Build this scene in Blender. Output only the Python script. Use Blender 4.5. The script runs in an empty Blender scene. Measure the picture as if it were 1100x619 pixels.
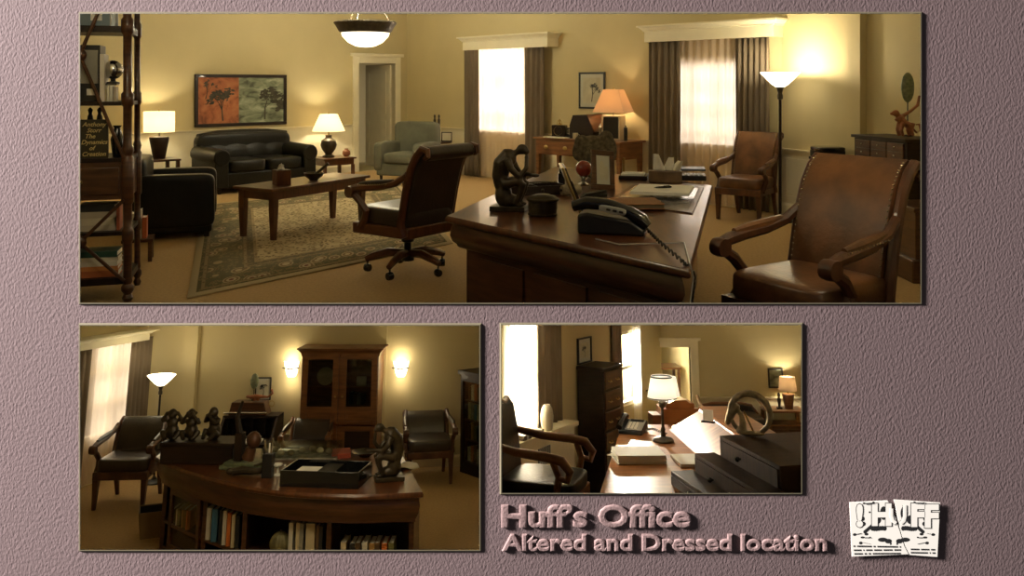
import bpy, bmesh, math, random
from mathutils import Vector, Matrix
random.seed(7)
SC = bpy.context.scene
COL = SC.collection
PI = math.pi
R = math.radians
# ------------------------------------------------------------------ camera
F, PX, PY = 900.0, 550.0, 90.0          # focal length and principal point in pixels of the 1100x619 frame
W = 2.4                                # distance of the stucco display wall
CAMZ = 1.7
cam_d = bpy.data.cameras.new('camera'); cam = bpy.data.objects.new('camera', cam_d); COL.objects.link(cam)
cam_d.sensor_width = 36; cam_d.sensor_fit = 'HORIZONTAL'; cam_d.lens = F/1100*36
cam_d.shift_y = -(309.5-PY)/1100
cam.location = (0, 0, CAMZ); cam.rotation_euler = (PI/2, 0, 0)
SC.camera = cam
# ------------------------------------------------------------------ world, key light, exposure
wd = bpy.data.worlds.new('world'); SC.world = wd; wd.use_nodes = True
wd.node_tree.nodes['Background'].inputs[0].default_value = (.92, .93, 1, 1)
wd.node_tree.nodes['Background'].inputs[1].default_value = .10
SC.view_settings.view_transform = 'Standard'; SC.view_settings.look = 'None'
SC.view_settings.exposure = 0; SC.view_settings.gamma = 1; SC.view_settings.use_curve_mapping = False
def lamp(kind, name, loc, power, color=(1, .78, .45), size=.05, target=None, M=None, **kw):
    d = bpy.data.lights.new(name, kind); d.energy = power; d.color = color
    if kind == 'AREA':
        d.shape = 'RECTANGLE'; d.size = size if not isinstance(size, tuple) else size[0]
        d.size_y = size if not isinstance(size, tuple) else size[1]
    else: d.shadow_soft_size = size
    for k, v in kw.items(): setattr(d, k, v)
    o = bpy.data.objects.new(name, d); COL.objects.link(o)
    p = Vector(loc); t = Vector(target) if target is not None else None
    if M is not None:
        p = M @ p
        if t is not None: t = M @ t
    o.location = p
    if t is not None: o.rotation_euler = (t-p).to_track_quat('-Z', 'Y').to_euler()
    return o
lamp('AREA', 'wall_washer', (-8.0, W-2.1, 4.7), 5600, (1, .94, .93), 1.5, (0.2, W, .8))

# ------------------------------------------------------------------ rooms: each view has its own floor and eye height
class Room:
    def __init__(s, h, horizon):
        s.h = h; s.t = math.atan((horizon-PY)/F)
        s.M = Matrix.Translation((0, 0, CAMZ)) @ Matrix.Rotation(-s.t, 4, 'X') @ Matrix.Translation((0, 0, -h))
        s.Ri = Matrix.Rotation(s.t, 3, 'X')
    def ray(s, px, py): return s.Ri @ Vector(((px-PX)/F, 1, -(py-PY)/F))
    def at(s, px, py, z=0.0):            # point seen at a pixel on the horizontal plane z
        d = s.ray(px, py); k = (z-s.h)/d.z
        return Vector((k*d.x, k*d.y, z))
    def aty(s, px, py, y):               # point seen at a pixel at room depth y
        d = s.ray(px, py); k = y/d.y
        return Vector((k*d.x, y, s.h+k*d.z))
    def ppm(s, p):                       # pixels per metre at a point
        return F/((s.M @ Vector(p)).y)
R1 = Room(1.7, 90); R2 = Room(2.9, 262); R3 = Room(3.0, 262)

# ------------------------------------------------------------------ mesh builder
def sgnpow(c, e): return math.copysign(abs(c)**e, c)
class MB:
    def __init__(s): s.v = []; s.f = []; s.uv = None
    def add(s, v, f, m=None):
        n = len(s.v)
        s.v += [tuple(m @ Vector(p)) if m is not None else tuple(p) for p in v]
        s.f += [tuple(i+n for i in q) for q in f]; return s
    def box(s, x0, x1, y0, y1, z0, z1, m=None):
        v = [(x, y, z) for z in (z0, z1) for y in (y0, y1) for x in (x0, x1)]
        return s.add(v, [(0, 2, 3, 1), (4, 5, 7, 6), (0, 1, 5, 4), (2, 6, 7, 3), (0, 4, 6, 2), (1, 3, 7, 5)], m)
    def cb(s, c, d, m=None):
        return s.box(c[0]-d[0]/2, c[0]+d[0]/2, c[1]-d[1]/2, c[1]+d[1]/2, c[2]-d[2]/2, c[2]+d[2]/2, m)
    def lathe(s, prof, seg=18, c=(0, 0, 0), m=None, cap=True):
        v = []; f = []
        for r, z in prof:
            for i in range(seg):
                a = 2*PI*i/seg; v.append((c[0]+r*math.cos(a), c[1]+r*math.sin(a), c[2]+z))
        for k in range(len(prof)-1):
            for i in range(seg):
                j = (i+1) % seg; f.append((k*seg+i, k*seg+j, (k+1)*seg+j, (k+1)*seg+i))
        if cap:
            f.append(tuple(range(seg-1, -1, -1))); b = (len(prof)-1)*seg; f.append(tuple(range(b, b+seg)))
        return s.add(v, f, m)
    def tube(s, pts, r, seg=8, m=None, flat=1.0, closed=False):
        pts = [Vector(p) for p in pts]; n = len(pts)
        rr = r if isinstance(r, (list, tuple)) else [r]*n
        v = []; f = []; up = None
        for i, p in enumerate(pts):
            if closed: t = pts[(i+1) % n]-pts[i-1]
            else: t = (pts[min(i+1, n-1)]-pts[max(i-1, 0)])
            t.normalize()
            if up is None:
                a = Vector((0, 0, 1)) if abs(t.z) < .9 else Vector((0, 1, 0))
                up = (a-t*a.dot(t)).normalized()
            else: up = (up-t*up.dot(t)).normalized()
            sd = t.cross(up)
            for k in range(seg):
                a = 2*PI*(k+.5)/seg; v.append(p+up*(rr[i]*math.sin(a)*flat)+sd*(rr[i]*math.cos(a)))
        for i in range(n if closed else n-1):
            for k in range(seg):
                l = (k+1) % seg; j = (i+1) % n
                f.append((i*seg+k, i*seg+l, j*seg+l, j*seg+k))
        if not closed: f += [tuple(range(seg-1, -1, -1)), tuple(range((n-1)*seg, n*seg))]
        return s.add(v, f, m)
    def prism(s, poly, lo, hi, axis='z', m=None):
        n = len(poly)
        def q(a, b, h): return {'z': (a, b, h), 'y': (a, h, b), 'x': (h, a, b)}[axis]
        v = [q(a, b, lo) for a, b in poly]+[q(a, b, hi) for a, b in poly]
        f = [tuple(range(n-1, -1, -1)), tuple(range(n, 2*n))]
        f += [(i, (i+1) % n, n+(i+1) % n, n+i) for i in range(n)]
        return s.add(v, f, m)
    def ell(s, c, r, seg=12, rings=8, m=None, e=1.0):
        if not isinstance(r, (tuple, list)): r = (r, r, r)
        v = []; f = []
        for i in range(rings+1):
            la = -PI/2+PI*i/rings
            for k in range(seg):
                lo = 2*PI*(k+.5)/seg
                v.append((c[0]+r[0]*sgnpow(math.cos(la), e)*sgnpow(math.cos(lo), e),
                          c[1]+r[1]*sgnpow(math.cos(la), e)*sgnpow(math.sin(lo), e), c[2]+r[2]*sgnpow(math.sin(la), e)))
        for i in range(rings):
            for k in range(seg):
                l = (k+1) % seg; f.append((i*seg+k, i*seg+l, (i+1)*seg+l, (i+1)*seg+k))
        return s.add(v, f, m)
    def cush(s, c, d, e=.35, m=None): return s.ell(c, (d[0]/2, d[1]/2, d[2]/2), 28, 16, m, e)
    def grid(s, fn, nu, nv, m=None):
        v = [fn(i/nu, j/nv) for j in range(nv+1) for i in range(nu+1)]
        f = [(j*(nu+1)+i, j*(nu+1)+i+1, (j+1)*(nu+1)+i+1, (j+1)*(nu+1)+i) for j in range(nv) for i in range(nu)]
        return s.add(v, f, m)
    def loft(s, loops, cap=True, m=None):
        n = len(loops[0]); v = [p for l in loops for p in l]; f = []
        for k in range(len(loops)-1):
            for i in range(n):
                j = (i+1) % n; f.append((k*n+i, k*n+j, (k+1)*n+j, (k+1)*n+i))
        if cap: f += [tuple(range(n-1, -1, -1)), tuple(range((len(loops)-1)*n, len(loops)*n))]
        return s.add(v, f, m)
def link(o): COL.objects.link(o); return o
def meshobj(name, mb, mat, smooth=True, bevel=0, solid=0, remesh=0, sub=0, clips=None, M=None, ang=40):
    me = bpy.data.meshes.new(name); me.from_pydata(mb.v, [], mb.f)
    bm = bmesh.new(); bm.from_mesh(me); bmesh.ops.recalc_face_normals(bm, faces=bm.faces)
    if clips:                            # cut where the thing passes below / in front of the opening
        Mi = (M if M is not None else Matrix()).inverted()
        for co, no in clips:
            r = bmesh.ops.bisect_plane(bm, geom=bm.verts[:]+bm.edges[:]+bm.faces[:], dist=1e-5, plane_co=Mi @ Vector(co),
                                       plane_no=(Mi.to_3x3() @ Vector(no)), clear_outer=True)
            ed = [g for g in r['geom_cut'] if isinstance(g, bmesh.types.BMEdge)]
            try: bmesh.ops.holes_fill(bm, edges=ed)
            except Exception: pass
    bm.to_mesh(me); bm.free()
    if smooth:
        me.shade_smooth()
        if not remesh: me.set_sharp_from_angle(angle=R(ang))
    if mat is not None: me.materials.append(mat)
    o = bpy.data.objects.new(name, me)
    if remesh:
        q = o.modifiers.new('remesh', 'REMESH'); q.mode = 'VOXEL'; q.voxel_size = remesh; q.use_smooth_shade = True
        q = o.modifiers.new('smooth', 'SMOOTH'); q.iterations = 4; q.factor = .6
    if solid: q = o.modifiers.new('solid', 'SOLIDIFY'); q.thickness = solid; q.offset = 0
    if bevel: q = o.modifiers.new('bevel', 'BEVEL'); q.width = bevel; q.segments = 2; q.limit_method = 'ANGLE'; q.angle_limit = R(40)
    if sub: q = o.modifiers.new('sub', 'SUBSURF'); q.levels = sub; q.render_levels = sub
    return o
def place(o, room, loc, rz=0, s=1, pre=None):
    m = (room.M if room else Matrix()) @ Matrix.Translation(loc) @ (pre if pre is not None else Matrix()) @ Matrix.Rotation(rz, 4, 'Z') @ Matrix.Scale(s, 4)
    o.matrix_world = m; return o
def tag(o, label, cat, group=None):
    o['label'] = label; o['category'] = cat
    if group: o['group'] = group
    return o
def thing(name, label, cat, room, loc, rz=0, s=1, group=None, pre=None):
    o = link(bpy.data.objects.new(name, None)); o.empty_display_size = .1
    place(o, room, loc, rz, s, pre); return tag(o, label, cat, group)
def part(name, mb, mat, parent, **kw):
    if kw.get('clips'): kw['M'] = parent.matrix_world if not parent.parent else parent.parent.matrix_world
    o = link(meshobj(name, mb, mat, **kw)); o.parent = parent; return o
def solo(name, label, cat, mb, mat, room, loc, rz=0, s=1, group=None, pre=None, **kw):
    o = link(meshobj(name, mb, mat, **kw)); place(o, room, loc, rz, s, pre); return tag(o, label, cat, group)
def struct(name, mb, mat, room=None, clips=None, M=None, **kw):
    m = M if M is not None else (room.M if room else Matrix())
    o = link(meshobj(name, mb, mat, clips=clips, M=m, **kw)); o.matrix_world = m; o['kind'] = 'structure'; return o

# ------------------------------------------------------------------ materials
MAT = {}
def nt(name):
    m = bpy.data.materials.new(name); m.use_nodes = True; n = m.node_tree.nodes; l = m.node_tree.links
    return m, n, l, n['Principled BSDF']
def mat(name, c, rough=.5, metal=0, var=.12, vs=6, bump=0, bs=60, coat=0, spec=.5, stretch=None, c2=None):
    m, n, l, b = nt(name)
    b.inputs['Roughness'].default_value = rough; b.inputs['Metallic'].default_value = metal
    b.inputs['Coat Weight'].default_value = coat; b.inputs['Specular IOR Level'].default_value = spec
    tc = n.new('ShaderNodeTexCoord'); mp = n.new('ShaderNodeMapping'); l.new(tc.outputs['Object'], mp.inputs[0])
    if stretch: mp.inputs['Scale'].default_value = stretch
    no = n.new('ShaderNodeTexNoise'); no.inputs['Scale'].default_value = vs; no.inputs['Detail'].default_value = 5; l.new(mp.outputs[0], no.inputs[0])
    rp = n.new('ShaderNodeValToRGB'); l.new(no.outputs[0], rp.inputs[0])
    a = c2 if c2 else tuple(x*(1-var) for x in c); d = c if c2 else tuple(min(1, x*(1+var)) for x in c)
    rp.color_ramp.elements[0].position = .32; rp.color_ramp.elements[1].position = .68
    rp.color_ramp.elements[0].color = (*a, 1); rp.color_ramp.elements[1].color = (*d, 1)
    l.new(rp.outputs[0], b.inputs['Base Color'])
    if bump:
        n2 = n.new('ShaderNodeTexNoise'); n2.inputs['Scale'].default_value = bs; n2.inputs['Detail'].default_value = 3; l.new(mp.outputs[0], n2.inputs[0])
        bp = n.new('ShaderNodeBump'); bp.inputs['Strength'].default_value = bump; bp.inputs['Distance'].default_value = .01
        l.new(n2.outputs[0], bp.inputs['Height']); l.new(bp.outputs[0], b.inputs['Normal'])
    MAT[name] = m; return m
def glow(name, c, strength, base=None, trans=0):
    m, n, l, b = nt(name); b.inputs['Base Color'].default_value = (*(base or c), 1); b.inputs['Roughness'].default_value = .8
    b.inputs['Emission Color'].default_value = (*c, 1); b.inputs['Emission Strength'].default_value = strength
    if trans:
        t = n.new('ShaderNodeBsdfTranslucent'); t.inputs[0].default_value = (*(base or c), 1); mx = n.new('ShaderNodeMixShader'); mx.inputs[0].default_value = trans
        l.new(b.outputs[0], mx.inputs[1]); l.new(t.outputs[0], mx.inputs[2]); l.new(mx.outputs[0], n['Material Output'].inputs[0])
    MAT[name] = m; return m
def sheer(name, c, clear=.3):
    m, n, l, b = nt(name); n.remove(b)
    d = n.new('ShaderNodeBsdfDiffuse'); d.inputs[0].default_value = (*c, 1)
    t = n.new('ShaderNodeBsdfTranslucent'); t.inputs[0].default_value = (*c, 1)
    k = n.new('ShaderNodeBsdfTransparent'); k.inputs[0].default_value = (1, .96, .9, 1)
    a = n.new('ShaderNodeMixShader'); a.inputs[0].default_value = .6; l.new(d.outputs[0], a.inputs[1]); l.new(t.outputs[0], a.inputs[2])
    e = n.new('ShaderNodeMixShader'); e.inputs[0].default_value = clear; l.new(a.outputs[0], e.inputs[1]); l.new(k.outputs[0], e.inputs[2])
    l.new(e.outputs[0], n['Material Output'].inputs[0]); MAT[name] = m; return m
def glassm(name, c=(1, 1, 1), refl=.12):
    m, n, l, b = nt(name); n.remove(b)
    g = n.new('ShaderNodeBsdfGlossy'); g.inputs[0].default_value = (1, 1, 1, 1); g.inputs[1].default_value = .05
    k = n.new('ShaderNodeBsdfTransparent'); k.inputs[0].default_value = (*c, 1)
    e = n.new('ShaderNodeMixShader'); e.inputs[0].default_value = refl; l.new(k.outputs[0], e.inputs[1]); l.new(g.outputs[0], e.inputs[2])
    l.new(e.outputs[0], n['Material Output'].inputs[0]); MAT[name] = m; return m
mat('paint', (.56, .475, .26), .75, var=.04, vs=1.5, bump=.05, bs=90)
mat('trimpaint', (.78, .72, .52), .55, var=.03)
mat('ceilpaint', (.8, .76, .62), .8, var=.03)
mat('carpet', (.40, .265, .11), .95, var=.12, vs=40, bump=.35, bs=220)
mat('wood', (.105, .040, .017), .3, c2=(.042, .015, .007), vs=4, stretch=(1, 1, 8), coat=.3)
mat('woodx', (.14, .048, .016), .28, c2=(.06, .02, .008), vs=4, stretch=(8, 1, 1), coat=.2)
mat('wooddark', (.026, .013, .008), .45, c2=(.012, .006, .004), vs=5, stretch=(1, 1, 6), coat=.05, spec=.3)
mat('woodwarm', (.46, .18, .045), .38, c2=(.27, .095, .024), vs=3, stretch=(1, 6, 1), coat=.3)
mat('woodmid', (.25, .105, .035), .38, c2=(.14, .055, .02), vs=4, stretch=(1, 1, 7), coat=.2)
mat('woodchair', (.12, .045, .018), .42, c2=(.055, .02, .009), vs=6, stretch=(3, 3, 1), coat=.1)
mat('leatherblk', (.009, .0085, .006), .34, var=.3, bump=.25, bs=45, spec=.28)
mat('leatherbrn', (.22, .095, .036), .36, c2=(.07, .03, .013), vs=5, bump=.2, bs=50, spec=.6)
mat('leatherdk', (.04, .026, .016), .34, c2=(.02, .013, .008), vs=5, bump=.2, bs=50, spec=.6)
mat('greyfab', (.13, .13, .09), .9, var=.12, bump=.2, bs=150)
mat('drape', (.17, .13, .085), .85, var=.15, vs=20, stretch=(1, 1, .1))
mat('bronze', (.045, .032, .016), .42, .3, var=.4, vs=15, bump=.2, bs=40)
mat('stone', (.25, .21, .13), .7, var=.35, vs=18, bump=.3, bs=60)
mat('brass', (.45, .32, .12), .3, .9, var=.1)
mat('nail', (.75, .62, .38), .25, .9, var=.1)
mat('chrome', (.6, .6, .58), .2, 1, var=.05)
mat('black', (.012, .012, .012), .4, var=.2)
mat('blackgloss', (.008, .008, .008), .14, var=.2, coat=.4)
mat('greyplastic', (.38, .38, .36), .4, var=.05)
mat('paper', (.82, .80, .72), .8, var=.03)
mat('marble', (.20, .125, .06), .3, c2=(.09, .055, .03), vs=9, coat=.4)
mat('kilim', (.40, .15, .05), .9, c2=(.16, .09, .03), vs=30, stretch=(1, 8, 1))
mat('potmetal', (.055, .043, .024), .42, .5, var=.45, vs=14, bump=.25, bs=50)
mat('ceramic', (.55, .49, .36), .35, var=.1)
mat('inkart', (.45, .42, .30), .8, c2=(.60, .57, .43), vs=5)
mat('matboard', (.52, .52, .44), .8, var=.04)
mat('gourd', (.25, .22, .09), .6, c2=(.10, .09, .04), vs=10)
mat('redlac', (.28, .035, .015), .2, var=.2, coat=.5)
mat('fur', (.11, .088, .052), .95, var=.5, vs=30, bump=.6, bs=60)
mat('greenstone', (.10, .13, .075), .4, c2=(.22, .24, .13), vs=30)
mat('terracotta', (.30, .11, .045), .5, var=.3, vs=12)
mat('cork', (.13, .10, .05), .6, var=.3)
glassm('pane', (1, 1, 1), .06); glassm('caseglass', (.75, .78, .7), .10)
sheer('sheer', (.86, .74, .60), .22); sheer('sheerw', (.9, .85, .74), .22)
# ------------------------------------------------------------------ the stucco wall with three framed openings
def wx(px): return (px-PX)/F*W
def wz(py): return CAMZ-(py-PY)/F*W
m, n, l, b = nt('stucco'); MAT['stucco'] = m
b.inputs['Roughness'].default_value = .85; b.inputs['Base Color'].default_value = (.125, .085, .083, 1)
tc = n.new('ShaderNodeTexCoord'); mp = n.new('ShaderNodeMapping'); mp.inputs['Rotation'].default_value = (0, R(38), 0); mp.inputs['Scale'].default_value = (1, 1, .62)
l.new(tc.outputs['Object'], mp.inputs[0])
no = n.new('ShaderNodeTexNoise'); no.inputs['Scale'].default_value = 150; no.inputs['Detail'].default_value = 2.5; no.inputs['Roughness'].default_value = .55; l.new(mp.outputs[0], no.inputs[0])
bp = n.new('ShaderNodeBump'); bp.inputs['Strength'].default_value = .5; bp.inputs['Distance'].default_value = .0048; l.new(no.outputs[0], bp.inputs['Height']); l.new(bp.outputs[0], b.inputs['Normal'])
PAN = {1: (87, 988, 15, 325), 2: (87, 515, 349.5, 590), 3: (539, 860, 349, 529)}
def cells(us, zs, holes):
    us = sorted(set(us)); zs = sorted(set(zs)); out = []
    for i in range(len(us)-1):
        for j in range(len(zs)-1):
            cu = (us[i]+us[i+1])/2; cz = (zs[j]+zs[j+1])/2
            if not any(h[0] < cu < h[1] and h[2] < cz < h[3] for h in holes): out.append((us[i], us[i+1], zs[j], zs[j+1]))
    return out
holes = [(wx(p[0]), wx(p[1]), wz(p[3]), wz(p[2])) for p in PAN.values()]
hol2 = [(h[0]-.005, h[1]+.005, h[2]-.005, h[3]+.005) for h in holes]; mb = MB(); X0, X1, Z0, Z1 = wx(-700), wx(1800), wz(1150), wz(-500)
for c in cells([X0, X1]+[h[i] for h in hol2 for i in (0, 1)], [Z0, Z1]+[h[i] for h in hol2 for i in (2, 3)], hol2):
    mb.box(c[0], c[1], W, W+.002, c[2], c[3])
o = struct('wall_front', mb, MAT['stucco'], smooth=False)
mat('lip', (.115, .10, .06), .5, var=.05)
for i, h in enumerate(holes):
    d = .0045; mb = MB()
    def ring(g, y): return [(h[0]-g, y, h[2]-g), (h[1]+g, y, h[2]-g), (h[1]+g, y, h[3]+g), (h[0]-g, y, h[3]+g)]
    mb.loft([ring(.006, W), ring(.003, W-d), ring(0, W-d), ring(.005, W+.002)], cap=False); struct('trim_%d' % (i+1), mb, MAT['lip'], smooth=False)
# ------------------------------------------------------------------ walls of the rooms
class Wall:
    def __init__(s, room, p0, p1):
        s.r = room; s.p0 = Vector((p0[0], p0[1], 0)); s.p1 = Vector((p1[0], p1[1], 0)); d = s.p1-s.p0
        s.len = d.length; s.ang = math.atan2(d.y, d.x); s.u = d.normalized(); s.nrm = Vector((-s.u.y, s.u.x, 0))   # nrm points out of the room
        s.L = Matrix.Translation(s.p0) @ Matrix.Rotation(s.ang, 4, 'Z'); s.M = room.M @ s.L
    def hit(s, px, py, off=0.0):          # (u, z) where a pixel's ray meets the wall (off = distance in front of it)
        d = s.r.ray(px, py); o = Vector((0, 0, s.r.h)); q = s.p0-s.nrm*off
        k = (q-o).dot(s.nrm)/d.dot(s.nrm); p = o+d*k; return (p-s.p0).dot(s.u), p.z
    def u_(s, px, off=0.0, py=200): return s.hit(px, py, off)[0]
    def pt(s, u, off=0.0, z=0.0): return s.p0+s.u*u-s.nrm*off+Vector((0, 0, z))
    def build(s, name, z1, holes=(), mat_='paint', clips=None, u0=0, u1=None, th=.12):
        u1 = s.len if u1 is None else u1; mb = MB()
        for c in cells([u0, u1]+[h[i] for h in holes for i in (0, 1)], [0, z1]+[h[i] for h in holes for i in (2, 3)], holes):
            mb.box(c[0], c[1], 0, th, c[2], c[3])
        s.o = struct(name, mb, MAT[mat_], M=s.M, smooth=False, clips=clips); return s.o
    def strip(s, name, u0, u1, prof, mat_='trimpaint', clips=None):   # moulding: prof in (distance from wall, z)
        mb = MB(); mb.prism([(-a, z) for a, z in prof], u0, u1, 'x'); return struct(name, mb, MAT[mat_], M=s.M, smooth=False, clips=clips)
    def place(s, o, u, off=0.0, z=0.0, rz=0, sc=1): o.matrix_world = s.M @ Matrix.Translation((u, -off, z)) @ Matrix.Rotation(rz, 4, 'Z') @ Matrix.Scale(sc, 4); return o
BASE = [(0, 0), (.025, 0), (.025, .12), (.012, .15), (0, .15)]
def RAIL(z): return [(0, z-.07), (.012, z-.07), (.018, z-.03), (.04, z-.02), (.045, z), (0, z)]
NW = [0]
def window(wall, u0, u1, z0, z1, nx, nz, light=None):
    NW[0] += 1; mb = MB(); t = .05
    mb.box(u0, u1, .02, .10, z0, z0+t).box(u0, u1, .02, .10, z1-t, z1).box(u0, u0+t, .02, .10, z0+t, z1-t).box(u1-t, u1, .02, .10, z0+t, z1-t)
    w = struct('window_%d' % NW[0], mb, MAT['trimpaint'], M=wall.M, smooth=False)
    for i in range(1, nx): x = u0+(u1-u0)*i/nx; part('mullion', MB().box(x-.016, x+.016, .035, .075, z0+t, z1-t), MAT['trimpaint'], w, smooth=False)
    for j in range(1, nz):
        z = z0+(z1-z0)*j/nz; part('mullion', MB().box(u0+t, u1-t, .03, .08, z-.02, z+.02), MAT['trimpaint'], w, smooth=False)
    for i in range(nx):
        for j in range(nz):
            a = u0+(u1-u0)*i/nx; c = z0+(z1-z0)*j/nz
            part('pane', MB().box(a+.02, a+(u1-u0)/nx-.02, .052, .056, c+.02, c+(z1-z0)/nz-.02), MAT['pane'], w, smooth=False)
    return w
def folds(mb, w, h, nf, amp, seed=0, flare=.0, nz=8):
    rnd = random.Random(seed); ph = [rnd.uniform(-.6, .6) for _ in range(nf+2)]; am = [rnd.uniform(.6, 1.2) for _ in range(nf+2)]
    def fn(u, v):
        k = min(int(u*nf), nf-1); a = amp*(am[k]*(1-(u*nf-k))+am[k+1]*(u*nf-k))
        return ((u-.5)*w*(1+flare*(1-v)), a*math.sin(2*PI*u*nf+ph[0]+.3*math.sin(v*3+ph[1]))*(1.0-.35*v), v*h)
    return mb.grid(fn, nf*8, nz)
def drape(wall, px0, px1, z0, z1, label, off=.16, mat_='drape', name='drape', seed=0, nf=None, amp=.035, group=None, py=120, clips=None):
    a = wall.hit(px0, py, off)[0]; c = wall.hit(px1, py, off)[0]; w = c-a
    mb = folds(MB(), w, z1-z0, nf or max(3, int(w/.13)), amp, seed)
    M = wall.M @ Matrix.Translation(((a+c)/2, -off, z0))
    o = link(meshobj(name, mb, MAT[mat_], solid=.006 if name == 'drape' else 0, clips=clips or ([TOP] if wall.r is not R1 else None), M=M)); o.matrix_world = M; return tag(o, label, 'curtain', group)
def cornice(wall, u0, u1, z0, z1, label, dep=.26):
    t = link(bpy.data.objects.new('window_cornice', None)); wall.place(t, (u0+u1)/2, 0, z0); tag(t, label, 'cornice'); w = (u1-u0)/2; h = z1-z0
    part('fascia', MB().box(-w, w, -dep, -dep+.02, 0, h*.62), MAT['trimpaint'], t, smooth=False)
    for s in (-1, 1): part('return_board', MB().box(min(s*w, s*(w-.02)), max(s*w, s*(w-.02)), -dep+.02, 0, 0, h*.62), MAT['trimpaint'], t, smooth=False)
    mb = MB(); H = [(0, .62), (.018, .64), (.02, .7), (.06, .88), (.085, .9), (.085, 1.0)]
    mb.loft([[(-w-a, -dep-a, z*h), (w+a, -dep-a, z*h), (w+a, 0, z*h), (-w-a, 0, z*h)] for a, z in H]); part('crown_moulding', mb, MAT['trimpaint'], t, smooth=False)
    return t
TOP = ((0, 0, CAMZ), (0, (343-PY)/F, 1))                     # sloping ceiling of the lower rooms, just under the sill of the upper room
# ------------------------------------------------------------------ room of the wide upper view
FRONT = ((0, W+.021, 0), (0, -1, 0))                        # everything of the rooms stays behind the stucco wall
LEDGE = ((0, 0, CAMZ), (0, -.2665, -1))                      # sloping sill under the upper opening (seen edge-on along its top)
def ledge_z(y): return CAMZ-.2665*y
HC1 = 3.3
c1 = (-2.13, 17.0); c2 = (3.54, 11.0); c3 = (4.75, 8.0); cl = (-7.1, 12.3)
wS = Wall(R1, cl, c1); wW = Wall(R1, c1, c2); wE = Wall(R1, c2, c3); wL = Wall(R1, (-1.45, 2.3), cl); wF = Wall(R1, c3, (1.45, 2.3))
FLP = [(-1.45, 2.3), (1.45, 2.3), c3, c2, c1, cl]
mb = MB(); mb.prism(FLP, -.05, 0); struct('floor_lounge', mb, MAT['carpet'], R1, smooth=False, clips=[FRONT, LEDGE])
mb = MB(); mb.prism(FLP, HC1, HC1+.05); struct('ceiling_lounge', mb, MAT['ceilpaint'], R1, smooth=False, clips=[FRONT])
yl = CAMZ/.2665
mb = MB(); mb.add([(-1.45, W+.021, ledge_z(W+.021)-.012), (1.45, W+.021, ledge_z(W+.021)-.012), (3.95, yl+.05, -.012), (-3.9, yl+.05, -.012)], [(0, 1, 2, 3)])
struct('trim_4', mb, MAT['wooddark'], R1, smooth=False, solid=.012)
# door in the sofa wall
du0, dz = wS.hit(385, 62); du1 = wS.u_(424); dz = wS.hit(400, 68)[1]
wS.build('wall_sofa_side', HC1, [(du0, du1, 0, dz)], clips=[FRONT])
q0 = wW.hit(513, 48); q1 = wW.hit(568, 48); q2 = wW.hit(722, 40); q3 = wW.hit(800, 40)
wh1 = (q0[0]-.05, q1[0]+.05, .45, 2.42); wh2 = (q2[0], q3[0]+.02, .64, 2.02)
wW.build('wall_window_side', HC1, [wh1, wh2], clips=[FRONT])
wE.build('wall_right', HC1, clips=[FRONT]); wL.build('wall_left', HC1, clips=[FRONT]); wF.build('wall_right_near', HC1, clips=[FRONT])
wS.strip('baseboard_sofa', 0, du0-.12, BASE); wW.strip('baseboard_window', .02, wW.len, BASE); wE.strip('baseboard_right', 0, wE.len, BASE)
wS.strip('trim_5', 0, du0-.14, RAIL(.92)); wW.strip('trim_6', .02, wW.len, RAIL(.86)); wE.strip('trim_7', 0, wE.len, RAIL(.86))
def wains(wall, us, z0, z1, name, mat_='trimpaint'):
    mb = MB()
    for a, c in us:
        for (u0, u1, y0, y1) in ((a, c, z0, z0+.03), (a, c, z1-.03, z1), (a, a+.03, z0, z1), (c-.03, c, z0, z1)): mb.box(u0, u1, -.012, 0, y0, y1)
    return struct(name, mb, MAT[mat_], M=wall.M, smooth=False)
mb = MB().box(0, du0-.14, -.006, 0, .15, .86); struct('trim_8', mb, MAT['trimpaint'], M=wS.M, smooth=False)
mb = MB().box(.02, wW.len, -.006, 0, .15, .80); struct('trim_9', mb, MAT['trimpaint'], M=wW.M, smooth=False)
mb = MB().box(0, wE.len, -.006, 0, .15, .80); struct('trim_10', mb, MAT['trimpaint'], M=wE.M, smooth=False)
wains(wW, [(wW.u_(690)+i*.0, wW.u_(712)) for i in range(1)]+[(wW.len-.5, wW.len-.06)], .22, .74, 'trim_11'); wains(wE, [(.08+i*.75, .72+i*.75) for i in range(4)], .22, .74, 'trim_12')
# shallow pilaster on the right wall
up0 = wE.hit(917, 100)[0]; up1 = wE.hit(931, 100)[0]
struct('trim_13', MB().box(up0, up1, -.10, 0, 0, HC1), MAT['paint'], M=wE.M, smooth=False)
# door casing, dark gap, leaf ajar
mb = MB(); t = .13
mb.box(du0-t, du0, -.03, .12, 0, dz+t).box(du1, du1+t, -.03, .12, 0, dz+t).box(du0, du1, -.03, .12, dz, dz+t).box(du0-t-.05, du1+t+.05, -.07, 0, dz+t, dz+t+.06)
struct('trim_14', mb, MAT['trimpaint'], M=wS.M, smooth=False, bevel=.006)
dw = du1-du0
dr = link(bpy.data.objects.new('door_1', None)); dr['kind'] = 'structure'
dr.matrix_world = wS.M @ Matrix.Translation((du1-.03, .10, 0)) @ Matrix.Rotation(R(180-88), 4, 'Z')
part('leaf', MB().box(0, dw*.97, -.02, .02, .01, dz-.02), MAT['trimpaint'], dr, smooth=False)
mb = MB()
for (a, c) in ((.2, .95), (1.1, dz-.15)):
    for s in (-1, 1):
        y = s*.022
        mb.box(.12, dw*.85, min(y, y*1.3), max(y, y*1.3), a, a+.03).box(.12, dw*.85, min(y, y*1.3), max(y, y*1.3), c-.03, c).box(.12, .15, min(y, y*1.3), max(y, y*1.3), a, c).box(dw*.85-.03, dw*.85, min(y, y*1.3), max(y, y*1.3), a, c)
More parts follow.
